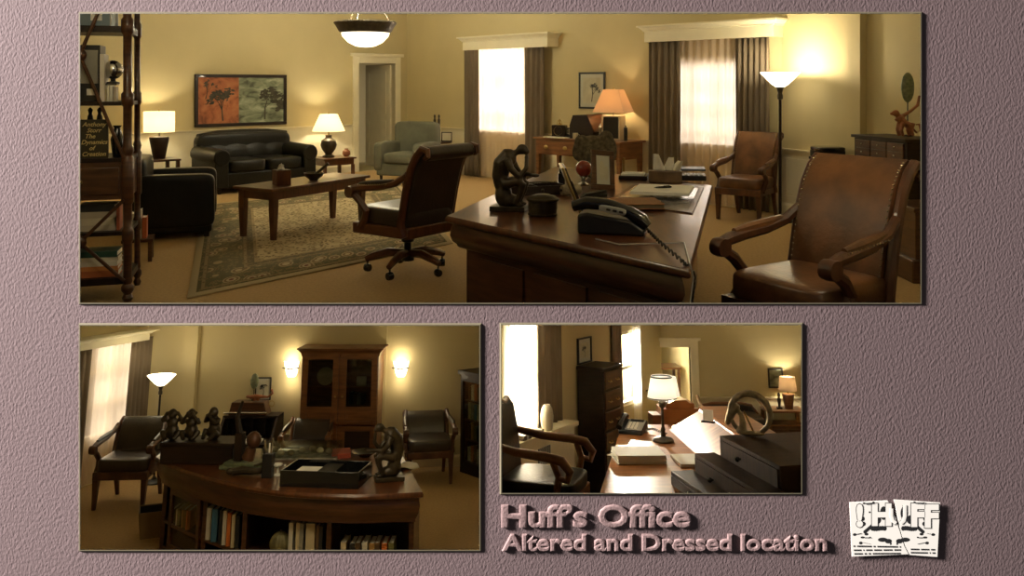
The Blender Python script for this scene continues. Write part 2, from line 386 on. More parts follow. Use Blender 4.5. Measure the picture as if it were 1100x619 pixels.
part('panel_moulding', mb, MAT['trimpaint'], dr, smooth=False)
part('handle', MB().lathe([(.0, 0), (.03, .0), (.012, .01), (.012, .05), (.03, .06), (.03, .08), (.0, .09)], 12, m=Matrix.Translation((dw*.9, -.02, 1.0)) @ Matrix.Rotation(R(90), 4, 'X'), cap=False), MAT['brass'], dr)
mb = MB().box(du0-1.0, du1+1.0, 1.6, 1.65, 0, HC1).box(du0-1.0, du0-.95, .12, 1.6, 0, HC1).box(du1+1, du1+1.05, .12, 1.6, 0, HC1).box(du0-1, du1+1, .12, 1.6, HC1, HC1+.05).box(du0-1, du1+1, .12, 1.6, -.05, 0)
struct('wall_passage', mb, MAT['paint'], M=wS.M, smooth=False)
# windows, cornices, curtains
window(wW, wh1[0], wh1[1], wh1[2], wh1[3], 2, 3); window(wW, wh2[0], wh2[1], wh2[2], wh2[3], 3, 4)
zc = 2.55
cornice(wW, wW.hit(497, 45, .26)[0], wW.hit(588, 42, .26)[0], zc-.24, zc, 'white crown-moulded cornice above the sunlit gauze curtain')
cornice(wW, wW.hit(692, 28, .26)[0], wW.hit(831, 28, .26)[0], zc-.24, zc, 'white cornice box above window beside the torch floor lamp')
drape(wW, 499, 515, .02, zc-.2, 'taupe drape at left of bright window near swivel chair', seed=1, nf=4)
drape(wW, 563, 584, .02, zc-.2, 'taupe drape between bright window and framed print', seed=2, nf=4)
drape(wW, 513, 566, .03, zc-.2, 'glowing gauze curtain over left window of wide upper view', off=.08, mat_='sheer', name='sheer_curtain', seed=3, nf=9, amp=.02)
drape(wW, 697, 731, .02, zc-.2, 'taupe drape beside tan-shaded table lamp', seed=4, nf=5)
drape(wW, 790, 826, .02, zc-.2, 'taupe drape just left of torch floor lamp in upper view', seed=5, nf=6)
drape(wW, 728, 793, .03, zc-.2, 'gauze curtain showing window bars behind brown armchair', off=.08, mat_='sheer', name='sheer_curtain', seed=6, nf=8, amp=.03)
def daylight(wall, h, power, col, name, back=.9, up=.2, ex=.9):
    c = ((h[0]+h[1])/2, back, (h[2]+h[3])/2+up)
    return lamp('AREA', name, c, power, col, (h[1]-h[0]+ex, h[3]-h[2]+ex), (c[0], 0, c[2]-up), wall.M)
daylight(wW, wh1, 200, (1, .88, .74), 'daylight'); daylight(wW, wh2, 110, (1, .95, .92), 'daylight')

# ------------------------------------------------------------------ rooms of the two lower views
def side_plane(px, s): k = (px-PX)/F; return ((0, 0, CAMZ), (s, -s*k, 0))
SR2 = side_plane(526, 1); SL3 = side_plane(528.5, -1)
b2 = R2.at(460, 501); Yb = b2.y; corner2 = R2.at(184, 501); corner2.y = Yb; corner2.x = (184-PX)/F*Yb*1.03
l2 = R2.at(88, 523); dl = (l2-corner2); l2 = corner2+dl*1.5
wB2 = Wall(R2, (corner2.x, Yb), (0.35, Yb)); wL2 = Wall(R2, (l2.x, l2.y), (corner2.x, Yb)); wN2 = Wall(R2, (-1.6, 1.5), (l2.x, l2.y))
fl = [(-1.6, 1.5), (.4, 1.5), (.4, Yb), (corner2.x, Yb), (l2.x, l2.y)]
struct('floor_office', MB().prism(fl, -.05, 0), MAT['carpet'], R2, smooth=False, clips=[FRONT, SR2])
HC2 = 3.2; CL2 = [FRONT, TOP, SR2]
uw = [wL2.hit(p, 430)[0] for p in (92, 146)]; z2w = (.5, 1.72); wh3 = (uw[0], uw[1], z2w[0], z2w[1])
wB2.build('wall_back', HC2, clips=CL2); wL2.build('wall_window', HC2, [wh3], clips=CL2); wN2.build('wall_near_left', HC2, clips=CL2)
def slab(x0, x1, y1, name):
    f = lambda y: CAMZ-(343.5-PY)/F*y
    mb = MB(); mb.add([(x0[0], W+.022, f(W)), (x1[0], W+.022, f(W)), (x1[1], y1, f(y1)), (x0[1], y1, f(y1))], [(0, 1, 2, 3)]); struct(name, mb, MAT['ceilpaint'], None, smooth=False, solid=.012)
kx = lambda px, y: (px-PX)/F*y
slab((-2.0, -8.8), (kx(526, W), kx(526, 14)), 14, 'ceiling_office')
mb = MB()
def part_wall(px, y0, y1, name, m):
    x0, x1 = kx(px, y0), kx(px, y1); f = lambda y: CAMZ-(344-PY)/F*y
    mb = MB().add([(x0, y0, -1.5), (x1, y1, -5.2), (x1, y1, f(y1)), (x0, y0, f(y0))], [(0, 1, 2, 3)]); struct(name, mb, MAT[m], None, smooth=False, solid=.02)
part_wall(526.6, W+.03, 13.0, 'wall_partition', 'paint')
zr = wB2.hit(450, 466)[1]
wB2.strip('trim_15', 0, wB2.len, RAIL(zr), clips=[SR2]); wB2.strip('baseboard_back', 0, wB2.len, BASE, clips=[SR2]); wL2.strip('trim_16', 0, wL2.len, RAIL(zr)); wL2.strip('baseboard_window_office', 0, wL2.len, BASE)
struct('trim_17', MB().box(0, wB2.len, -.006, 0, .15, zr-.06), MAT['trimpaint'], M=wB2.M, smooth=False, clips=[SR2])
a, c = wB2.u_(198, py=400), wB2.u_(213, py=400); struct('trim_18', MB().box(a, c, -.10, 0, 0, HC2), MAT['paint'], M=wB2.M, smooth=False, clips=CL2)
a, c = wB2.u_(322, py=360), wB2.u_(416, py=360); struct('trim_19', MB().box(a, c, -.03, 0, 0, HC2), MAT['paint'], M=wB2.M, smooth=False, clips=CL2)
window(wL2, wh3[0], wh3[1], wh3[2], wh3[3], 2, 3)
zc2 = wL2.hit(150, 356, .2)[1]; 
cornice(wL2, wL2.hit(80, 356, .2)[0], wL2.hit(161, 360, .2)[0], zc2-.13, zc2, 'white cornice over gauze-curtained window of lower left view', dep=.2)
drape(wL2, 80, 94, .03, zc2-.1, 'thin drape edge at far left of lower left view', seed=11, nf=2, py=430, off=.13, amp=.02)
drape(wL2, 137, 159, .03, zc2-.1, 'taupe drape beside torch floor lamp in lower left view', seed=12, nf=5, py=430, off=.13, amp=.025)
drape(wL2, 92, 141, .03, zc2-.1, 'gauze curtain glowing behind brown armchair in lower left view', off=.07, mat_='sheer', name='sheer_curtain', seed=13, nf=7, amp=.018, py=430)
daylight(wL2, wh3, 75, (1, .88, .72), 'daylight')

# lower right room: left wall slants towards the far doorway wall
Yd = 13.6
cd = (kx(699, Yd*1.0)*1.03, Yd)
wL3 = Wall(R3, (-.42, 9.1), cd); wD3 = Wall(R3, cd, (5.7, Yd)); wR3 = Wall(R3, (5.7, Yd), (1.1, 1.5)); wN3 = Wall(R3, (-.1, 1.5), (-.42, 9.1))
fl = [(-.15, 1.5), (1.1, 1.5), (5.7, Yd), cd, (-.42, 9.1)]
struct('floor_study', MB().prism(fl, -.05, 0), MAT['carpet'], R3, smooth=False, clips=[FRONT, SL3])
CL3 = [FRONT, TOP, SL3]
g0 = wL3.hit(541, 420)[0]; g1 = wL3.hit(578, 420)[0]; g2 = wL3.hit(669, 420)[0]; g3 = wL3.hit(689, 420)[0]
zsill = wL3.hit(590, 452)[1]
wh4 = (g0, g1, zsill+.02, wL3.hit(560, 346)[1]); wh5 = (g2, g3, .75, wL3.hit(680, 354)[1])
dd0, dd1 = wD3.hit(707, 420)[0], wD3.hit(743, 420)[0]; ddz = wD3.hit(725, 373)[1]
wL3.build('wall_study_left', 3.0, [wh4, wh5], clips=CL3); wD3.build('wall_study_far', 3.0, [(dd0, dd1, 0, ddz)], clips=[FRONT, TOP]); wR3.build('wall_study_right', 3.0, clips=CL3); wN3.build('wall_study_near', 3.0, clips=CL3)
slab((kx(528.5, W), kx(528.5, 20)), (1.3, 9.0), 20, 'ceiling_study')
t = .12; mb = MB().box(dd0-t, dd0, -.03, .12, 0, ddz+.02).box(dd1, dd1+t, -.03, .12, 0, ddz+.02).box(dd0-t, dd1+t, -.03, .12, ddz, ddz+.13).box(dd0-t-.04, dd1+t+.04, -.06, 0, ddz+.10, ddz+.14)
struct('trim_20', mb, MAT['trimpaint'], M=wD3.M, smooth=False)
struct('trim_21', MB().box(dd1+t, wD3.len, -.006, 0, .1, .62), MAT['trimpaint'], M=wD3.M, smooth=False); wD3.strip('trim_22', dd1+t, wD3.len, RAIL(.68))
window(wL3, *wh4, 2, 2); window(wL3, *wh5, 1, 2)
drape(wL3, 578, 603, zsill, 2.6, 'dark taupe drape beside pale vase in lower right view', seed=21, nf=4, py=400, off=.1)
drape(wL3, 659, 668.5, .05, 2.4, 'narrow taupe drape behind tall dark drawer cabinet', seed=22, nf=3, py=400, off=.05, amp=.02)
drape(wL3, 541, 577, zsill+.02, 2.6, 'sheer white curtain behind high-backed chair', off=.06, mat_='sheerw', name='sheer_curtain', seed=23, nf=6, py=400, amp=.018)
drape(wL3, 680.5, 689, .05, 2.2, 'pale sheer curtain beside open panelled door', off=.04, mat_='sheerw', name='sheer_curtain', seed=24, nf=3, py=400, amp=.012)
daylight(wL3, wh4, 120, (1, .93, .8), 'daylight', back=.22, up=0, ex=.02); daylight(wL3, wh5, 110, (1, .95, .88), 'daylight', back=.6, up=0, ex=.05)
# hallway beyond the doorway
H0, H1, HD = dd0-.25, dd1+.45, 5.2
struct('floor_hallway', MB().box(H0-.1, H1, .12, HD, -.05, 0), MAT['carpet'], M=wD3.M, smooth=False)
mb = MB().box(H0-.1, H1, HD, HD+.1, 0, 2.6)
struct('wall_hallway', mb, MAT['paint'], M=wD3.M, smooth=False, clips=[TOP])
hw = [(.7, 1.5, .7, 1.62), (2.5, 3.3, .7, 1.62)]
mb = MB()
for c in cells([.12, HD]+[h[i] for h in hw for i in (0, 1)], [0, 2.6, .7, 1.62], hw): mb.box(H0-.1, H0, c[0], c[1], c[2], c[3])
struct('wall_hallway_left', mb, MAT['paint'], M=wD3.M, smooth=False, clips=[TOP]); struct('wall_hallway_right', MB().box(H1, H1+.1, .12, HD, 0, 2.6), MAT['paint'], M=wD3.M, smooth=False, clips=[TOP])
struct('trim_23', MB().box(H0, H1, 1.9, 2.1, 1.72, 1.86), MAT['trimpaint'], M=wD3.M, smooth=False, clips=[TOP])
for i, h in enumerate(hw):
    y = (h[0]+h[1])/2
    NW[0] += 1; mb = MB().box(H0-.08, H0-.02, h[0], h[0]+.05, h[2], h[3]).box(H0-.08, H0-.02, h[1]-.05, h[1], h[2], h[3]).box(H0-.08, H0-.02, h[0], h[1], h[2], h[2]+.05).box(H0-.08, H0-.02, h[0], h[1], h[3]-.05, h[3])
    w = struct('window_%d' % NW[0], mb, MAT['trimpaint'], M=wD3.M, smooth=False)
    part('mullion', MB().box(H0-.07, H0-.03, y-.015, y+.015, h[2], h[3]), MAT['trimpaint'], w, smooth=False)
    for k in (0, 1): part('pane', MB().box(H0-.052, H0-.048, h[0]+.05+k*(y-h[0]), y-.015+k*(h[1]-y), h[2]+.05, h[3]-.05), MAT['pane'], w, smooth=False)
    lamp('AREA', 'daylight', (H0-.4, y, 1.2), 90, (1, .9, .7), (1.1, 1.0), (H0+1, y, 1.1), wD3.M)
    for s in (-1, 1):
        d = link(meshobj('drape', folds(MB(), .22, 1.35, 3, .02, 30+i*2+s), MAT['drape'], solid=.005)); d.matrix_world = wD3.M @ Matrix.Translation((H0+.06, y+s*.42, .3)) @ Matrix.Rotation(R(90), 4, 'Z')
        tag(d, ('hallway drape', 'far hallway drape')[i]+(' on near side of its window', ' on far side of its window')[s > 0]+' seen through doorway', 'curtain')
# open door leaf with lever handle against the window wall
dr = link(bpy.data.objects.new('door_2', None)); dr['kind'] = 'structure'
dr.matrix_world = wD3.M @ Matrix.Translation((dd0-.02, -.04, 0)) @ Matrix.Rotation(R(-180+57), 4, 'Z')
part('leaf', MB().box(0, .62, -.02, .02, .01, ddz), MAT['trimpaint'], dr, smooth=False)
for s in (-1, 1): part('panel_moulding', MB().box(.08, .54, s*.02-.006, s*.02+.006, .95, .975).box(.08, .54, s*.02-.006, s*.02+.006, ddz-.13, ddz-.1).box(.08, .1, s*.02-.006, s*.02+.006, .95, ddz-.1).box(.52, .54, s*.02-.006, s*.02+.006, .95, ddz-.1), MAT['trimpaint'], dr, smooth=False)
h = part('handle', MB().box(.55, .59, .02, .035, .75, .95).tube([(.57, .03, .86), (.57, .07, .86), (.47, .075, .86)], .011), MAT['black'], dr)
def text_mb(txt, size, ext=.0, off=0.0, shear=0, bev=0, space=1):
    cu = bpy.data.curves.new('lettering', 'FONT'); cu.body = txt; cu.size = size; cu.extrude = ext; cu.offset = off; cu.shear = shear; cu.bevel_depth = bev; cu.bevel_resolution = 1; cu.resolution_u = 3; cu.space_character = space
    o = bpy.data.objects.new('lettering', cu); COL.objects.link(o); dg = bpy.context.evaluated_depsgraph_get(); ev = o.evaluated_get(dg); me = ev.to_mesh()
    mb = MB(); mb.v = [tuple(v.co) for v in me.vertices]; mb.f = [tuple(p.vertices) for p in me.polygons]
    ev.to_mesh_clear(); bpy.data.objects.remove(o); bpy.data.curves.remove(cu); return mb
# ================================================================== raised lettering and torn card on the stucco wall
mat('letter', (.235, .155, .145), .6, var=.04, bump=.2, bs=120)
def lettering(txt, px0, px1, base, capx, label):
    probe = text_mb(txt, 1.0); xs = [v[0] for v in probe.v]; H = text_mb('H', 1.0); hh = max(v[1] for v in H.v); sz = capx/F*W/hh
    sx = (px1-px0)/F*W/((max(xs)-min(xs))*sz)
    t = link(bpy.data.objects.new('raised_lettering', None)); t.location = (wx(px0), W, wz(base)); tag(t, label, 'lettering')
    x0 = min(xs)*sz
    for i, ch in enumerate(txt):
        if ch == ' ': continue
        full = max(v[0] for v in text_mb(txt[:i+1], 1.0).v); one = text_mb(ch, 1.0); o1 = max(v[0] for v in one.v); shift = (full-o1)*sz
        bv = sz*.050; g = text_mb(ch, sz, .0004, 0, 0, bv)
        g.v = [((v[0]+shift-x0)*sx, -.0042-v[2]*.0042/(bv+.0004), v[1]) for v in g.v]; part('letter', g, MAT['letter'], t, ang=30)
    return t
lettering('Huff\u2019s Office', 540.5, 740, 564.5, 21.5, 'larger upper line of raised pink lettering under the right picture')
lettering('Altered and Dressed location', 541, 887, 590, 16, 'smaller lower line of raised pink lettering on stucco')
# torn card, two pieces
mat('cardstock', (.86, .83, .74), .7, var=.02); mat('ink', (.012, .012, .012), .6)
CW = F/W
def card(name, label, pts, ink_fn):
    t = link(bpy.data.objects.new(name, None)); t.location = (wx(960), W, wz(568)); tag(t, label, 'card', 'torn card halves')
    def c_(p): return ((p[0]-960)/CW, -(p[1]-568)/CW)
    part('card', MB().prism([c_(p) for p in pts], -.0075, -.006, 'y'), MAT['cardstock'], t, smooth=False)
    part('backing', MB().prism([c_((960+(p[0]-sum(q_[0] for q_ in pts)/len(pts))*.5+(sum(q_[0] for q_ in pts)/len(pts)-960), 568+(p[1]-568)*.5)) for p in pts], -.006, 0, 'y'), MAT['cardstock'], t, smooth=False)
    mb = MB()
    def blob(x, y, rx, ry): p = c_((x, y)); mb.ell((p[0], -.0075, p[1]), (rx/CW, .0005, ry/CW), 12, 6)
    def bar(x0, y0, x1, y1, w_): a_, b_ = c_((x0, y0)), c_((x1, y1)); mb.tube([(a_[0], -.0075, a_[1]), (b_[0], -.0075, b_[1])], w_/CW, 6, flat=.2)
    ink_fn(blob, bar); o_ = part('ink_marks', mb, MAT['ink'], t, smooth=False); o_['kind'] = 'stuff'
    return t, c_
def halfblots(m_):                 # m_ mirrors a left-half x about the fold at 959
    def fn(blob, bar):
        f = (lambda x: x) if m_ > 0 else (lambda x: 2*959-x)
        bar(f(927), 539.5, f(937), 539, 1.1); blob(f(927), 539.5, 1.6, 1.1); blob(f(937), 538.6, 1.4, 1.2)
        for x, y, a_, b_ in ((926, 556, 1.8, 2.4), (926.5, 561.5, 2.4, 2.4), (917, 573, 2.2, 1.5), (925.5, 576, 2.4, 1.1), (923.5, 582, 2.1, 1.6), (929.5, 572.5, 2.2, 1.5), (933, 549, 1.2, 1), (948, 550, 4.2, 7.5), (941, 557, 4.5, 5), (933.5, 576, 1.2, .8), (947, 578.5, 5.5, 2.4), (953, 580, 4, 2.6), (955.5, 582.5, 1, 1.8)): blob(f(x), y, a_, b_)
        bar(f(918), 572.5, f(924), 571.5, .5); bar(f(926), 576, f(934), 576, .6); bar(f(924), 581, f(934), 583, .4)
        for k_ in range(7): blob(f(936+k_*2.2), 566.5+.4*math.sin(k_), 2.2, 2.6)
        for k_ in range(6): blob(f(928+k_*1.5), 570-k_*1.3, 2.0, 1.9)
    return fn
Lp = [(911.5, 538.5), (952, 536.5), (955, 541), (958, 549), (961, 556), (963, 563), (965.5, 570), (967.5, 577), (970, 585), (974.5, 594), (914, 596.5)]
Rp = [(958.5, 535.5), (1008.5, 539), (1005.5, 597), (976, 594.8), (971.5, 586), (968.8, 577.5), (967, 571), (964.8, 563), (963.2, 556), (961.5, 548), (960.5, 541)]
tl, c_ = card('torn_card', 'left half of torn white card with ink blots', Lp, halfblots(1)); tr, c_ = card('torn_card', 'right half of torn white card with ink blots', Rp, halfblots(-1))
def card_text(t_, s_, px, base, hpx, outline=True, ls=1.0):
    hh = max(v[1] for v in text_mb('H', 1.0).v); sz = hpx/CW/hh; x, z = c_((px, base)); dep = -.0082
    if outline:
        g = text_mb(s_, sz, 0, sz*.075); g.v = [(v[0]+x, dep, v[1]+z) for v in g.v]; part('letter_outline', g, MAT['ink'], t_, smooth=False)
        g = text_mb(s_, sz, 0, sz*.052); g.v = [(v[0]+x, dep-.0003, v[1]+z) for v in g.v]; part('letter', g, MAT['cardstock'], t_, smooth=False)
    else:
        g = text_mb(s_, sz, 0, sz*.01, 0, 0, ls); g.v = [(v[0]+x, dep, v[1]+z) for v in g.v]; part('small_print', g, MAT['ink'], t_, smooth=False)
card_text(tl, '!', 918, 563, 21); card_text(tl, 'H', 934.5, 562, 21); card_text(tr, 'F', 976.5, 563, 22); card_text(tr, 'F', 991, 564, 22)
def ustroke(pts, t_):
    for w_, m_, d_ in ((2.6, 'ink', -.0082), (2.1, 'cardstock', -.0086)): part('letter_outline' if m_ == 'ink' else 'letter', MB().tube([((lambda q_: (q_[0], d_, q_[1]))(c_(p))) for p in pts], w_/CW, 8, flat=.05), MAT[m_], t_)
ustroke([(956, 545), (956, 553), (957.5, 558), (961, 560.8)], tl); ustroke([(970.5, 541.5), (970.5, 553), (969.3, 558), (966.5, 560.5)], tr)
for t_, rows in ((tl, ((915.5, 585.3, 586.5, 966, 588), (916, 589.6, 590.2, 966, 584.8+4), (916.5, 593.5, 593.2, 965, 592))), (tr, ((977, 588.6, 588.6, 1003, 590.2), (977, 592.2, 592.2, 1003, 593.6)))):
    for (x0, y0, _a, x1, y1) in rows:          # rows of print too small to read
        mb = MB(); x = x0; rnd = random.Random(int(x0*7+y0))
        while x < x1:
            w_ = rnd.uniform(.5, 1.1); f_ = (x-x0)/(x1-x0); a_ = c_((x, y0+(y1-y0)*f_*.3)); mb.box(a_[0], a_[0]+w_/CW, -.0081, -.0076, a_[1]-.75/CW, a_[1]+.75/CW); x += w_+(rnd.uniform(.25, .5) if rnd.random() > .14 else 2.2)
        o_ = part('small_print', mb, MAT['ink'], t_, smooth=False); o_['kind'] = 'stuff'
# ------------------------------------------------------------------ builders of furniture and lamps
def offset_profile(line, th):
    a = []; c = []
    for i, p in enumerate(line):
        q0 = line[max(i-1, 0)]; q1 = line[min(i+1, len(line)-1)]; d = Vector((q1[0]-q0[0], q1[1]-q0[1])).normalized(); nn = Vector((-d.y, d.x))
        t = th[i] if isinstance(th, list) else th
        a.append((p[0]+nn.x*t/2, p[1]+nn.y*t/2)); c.append((p[0]-nn.x*t/2, p[1]-nn.y*t/2))
    return a+c[::-1]
def armchair(label, room, loc, rz, s=1.0, leather='leatherbrn', wood='woodchair', base='legs', clips=None, nails=True, name='leather_armchair', H=1.08):
    t = thing(name, label, 'chair', room, loc, rz, s)
    k = dict(clips=clips); LE, WO = MAT[leather], MAT[wood]; hs = (H-.48)/.60
    part('seat', MB().cush((0, -.02, .46), (.56, .58, .15), .3), LE, t, **k)
    part('seat_rail', MB().prism([(-.30, -.31), (.30, -.31), (.27, .27), (-.27, .27)], .315, .40), WO, t, bevel=.012 if not clips else 0, **k)
    line = [(.20, .42), (.225, .55), (.25, .68), (.285, .82), (.325, .93), (.375, 1.01), (.425, 1.055)]
    line = [(y, .48+(z-.48)*hs) for y, z in line]; top = line[-1]
    poly = offset_profile(line, [.08, .10, .10, .095, .09, .085, .07])
    part('backrest', MB().prism(poly, -.255, .255, 'x').tube([(-.255, top[0]+.005, top[1]-.035), (.255, top[0]+.005, top[1]-.035)], .055, 12), LE, t, ang=50, bevel=.02 if not clips else 0, **k)
    for sx in (-1, 1):
        x = sx*.275
        part('back_post', MB().tube([(x, y, z) for y, z in [(.24, .33)]+line]+[(x, top[0]+.05, top[1]-.01), (x, top[0]+.055, top[1]-.05), (x, top[0]+.02, top[1]-.07)], [.032, .032, .03, .03, .03, .03, .03, .03, .026, .022, .016], 8), WO, t, **k)
        xa = sx*.315
        arm = part('arm', MB().tube([(x, .27, .80), (sx*.29, .17, .735), (sx*.305, .03, .70), (xa, -.12, .685), (xa, -.24, .67), (xa, -.30, .655)], [.026, .028, .03, .032, .033, .028], 8)
             .lathe([(0, -.034), (.045, -.034), (.05, 0), (.045, .034), (0, .034)], 14, m=Matrix.Translation((xa, -.30, .635)) @ Matrix.Rotation(R(90), 4, 'Y'), cap=False), WO, t, **k)
        part('arm_support', MB().tube([(xa, -.28, .62), (xa, -.20, .57), (sx*.305, -.14, .50), (sx*.295, -.17, .43), (sx*.29, -.22, .37)], [.026, .03, .03, .03, .034], 8), WO, t, **k)
        part('arm_pad', MB().tube([(sx*.295, .14, .745), (sx*.305, .03, .728), (xa, -.10, .715), (xa, -.20, .705)], [.018, .026, .026, .016], 8), LE, arm, **k)
        if nails:
            mb = MB()
            for i in range(26):
                f = i/25*(len(line)-1); j = min(int(f), len(line)-2); f -= j
                y = line[j][0]*(1-f)+line[j+1][0]*f; z = line[j][1]*(1-f)+line[j+1][1]*f
                mb.ell((sx*.25, y-.05, z+.006), .0062, 6, 4)
            for i in range(14):
                mb.ell((sx*.335, -.20+i*.024, .697+.0022*i), .0055, 6, 4)
            o = part('nail_trim', mb, MAT['nail'], t, **k); o['kind'] = 'stuff'
    if base == 'legs':
        for sx in (-1, 1):
            part('leg', MB().loft([[(sx*.265+a*w, -.27+b_*w, z) for a, b_ in ((-1, -1), (1, -1), (1, 1), (-1, 1))] for w, z in ((.018, 0), (.022, .1), (.03, .30), (.032, .36))]), WO, t, **k)
            part('leg', MB().loft([[(sx*.25+a*w, y+b_*w, z) for a, b_ in ((-1, -1), (1, -1), (1, 1), (-1, 1))] for w, y, z in ((.018, .34, 0), (.022, .29, .15), (.028, .245, .36))]), WO, t, **k)
    else:
        part('column', MB().lathe([(.05, .30), (.05, .24), (.028, .23), (.028, .14), (.05, .13), (.05, .09)], 14), MAT['black'], t)
        for i in range(5):
            a = R(20+72*i); d = Vector((math.cos(a), math.sin(a), 0))
            g = part('base_arm', MB().tube([d*.03+Vector((0, 0, .15)), d*.15+Vector((0, 0, .155)), d*.28+Vector((0, 0, .12)), d*.33+Vector((0, 0, .10))], [.03, .034, .028, .022], 8), WO, t)
            c = d*.315; mm = Matrix.Translation((c.x, c.y, .032)) @ Matrix.Rotation(a+R(60), 4, 'Z') @ Matrix.Rotation(R(90), 4, 'X')
            part('caster', MB().lathe([(0, -.022), (.028, -.022), (.032, -.01), (.032, .01), (.028, .022), (0, .022)], 12, m=mm, cap=False).tube([(c.x, c.y, .03), (c.x, c.y, .10)], .008, 6), MAT['blackgloss'], g)
    return t
def shade_mesh(r0, r1, h, z, seg=28, square=False):
    mb = MB(); n = 4 if square else seg; v = []
    for r, zz in ((r0, z), (r1, z+h)):
        for i in range(n):
            a = 2*PI*(i+(.5 if square else 0))/n; v.append((r*math.cos(a), r*math.sin(a), zz))
    return mb.add(v, [(i, (i+1) % n, n+(i+1) % n, n+i) for i in range(n)])
def table_lamp(label, room, loc, kind, power, s=1, rz=0, shade='shade', name='table_lamp', col=(1, .86, .6)):
    t = thing(name, label, 'lamp', room, loc, rz, s)
    if kind == 'urn': prof, bm, zb = [(.09, 0), (.09, .02), (.05, .04), (.05, .05), (.10, .12), (.12, .18), (.105, .25), (.05, .29), (.045, .32), (.055, .33)], 'bronze', .33
    elif kind == 'taper': prof, bm, zb = [(.075, 0), (.08, .01), (.13, .28), (.125, .30), (.04, .31)], 'wooddark', .31
    elif kind == 'block': prof, bm, zb = [(.10, 0), (.10, .015)], 'black', .30
    elif kind == 'bucket': prof, bm, zb = [(.07, 0), (.072, .01), (.105, .24), (.10, .25), (.03, .255)], 'woodmid', .255
    else: prof, bm, zb = [(.12, 0), (.12, .02), (.10, .035), (.04, .05), (.025, .08), (.03, .1), (.018, .14), (.018, .30), (.035, .33), (.02, .36)], 'bronze', .40
    if kind == 'block':
        part('body', MB().box(-.12, .12, -.10, .10, .02, zb), MAT['black'], t, bevel=.01)
        part('body_frame', MB().box(-.13, .13, -.11, .11, 0, .02).box(-.13, -.105, -.115, .11, .02, zb).box(.105, .13, -.115, .11, .02, zb).box(-.13, .13, -.115, .11, zb, zb+.02), MAT['ceramic'], t, bevel=.004)
    else: part('base', MB().lathe(prof, 24), MAT[bm], t)
    part('neck', MB().lathe([(.012, zb), (.012, zb+.05), (.02, zb+.055), (.02, zb+.08), (.006, zb+.085)], 10), MAT['chrome' if kind in ('block', 'taper') else 'brass'], t)
    zs = zb+.06
    if kind == 'urn': sh = shade_mesh(.24, .13, .25, zs); zt = zs+.25
    elif kind == 'taper': sh = shade_mesh(.20, .20, .28, zs); zt = zs+.28
    elif kind == 'block': sh = shade_mesh(.30, .15, .30, zs, square=True); zt = zs+.30
    elif kind == 'bucket': sh = shade_mesh(.16, .135, .24, zs); zt = zs+.24
    else: sh = shade_mesh(.19, .125, .24, zs); zt = zs+.24
    part('lamp_shade', sh, MAT[shade], t, solid=.004, smooth=kind != 'block')
    part('harp', MB().tube([(-.01, 0, zb+.07), (-.05, 0, zs+.12), (0, 0, zt-.01)], .003, 6).tube([(.01, 0, zb+.07), (.05, 0, zs+.12), (0, 0, zt-.01)], .003, 6), MAT['brass'], t)
    part('finial', MB().lathe([(.003, zt-.02), (.004, zt), (.012, zt+.012), (.009, zt+.025), (.001, zt+.034)], 10), MAT['brass'], t)
    part('bulb', MB().ell((0, 0, zs+.09), (.028, .028, .042)), MAT['bulb'], t)
    m = t.matrix_world; p = m @ Vector((0, 0, zs+.14))
    lamp('POINT', 'bulb_light', p, power, col, .04*s); return t
glow('shade', (1, .80, .47), 1.9, (.85, .76, .55), .45); glow('shade_tan', (.80, .45, .20), .42, (.58, .40, .22), .35); glow('shade_white', (1, .93, .78), .8, (.9, .87, .78), .45); glow('shade_taupe', (.6, .36, .17), .35, (.5, .4, .28), .4)
glow('bulb', (1, .8, .5), 18); glow('bowl', (1, .88, .62), 5, (.9, .85, .7)); glow('bowl_soft', (1, .86, .60), 2.2, (.9, .85, .7))
def torchiere(label, room, loc, H, power, s=1):
    t = thing('torchiere_lamp', label, 'floor lamp', room, loc)
    part('base', MB().lathe([(.155*s, 0), (.155*s, .015), (.13*s, .03), (.05*s, .045), (.03*s, .07), (.015*s, .09)], 24), MAT['black'], t)
    part('pole', MB().lathe([(.018*s, .08), (.018*s, H-.32*s)], 12), MAT['wooddark'], t)
    part('collar', MB().lathe([(.018*s, H-.33*s), (.035*s, H-.32*s), (.035*s, H-.28*s), (.026*s, H-.25*s), (.04*s, H-.20*s), (.055*s, H-.17*s)], 16), MAT['bronze'], t)
    part('bowl', MB().lathe([(.05*s, H-.175*s), (.10*s, H-.14*s), (.17*s, H-.07*s), (.235*s, H)], 32, cap=False), MAT['bowl'], t, solid=.005)
    part('bulb', MB().ell((0, 0, H-.07*s), .03*s), MAT['bulb'], t)
    lamp('POINT', 'bulb_light', room.M @ (Vector(loc)+Vector((0, 0, H+.03*s))), power, (1, .85, .58), .06*s); return t
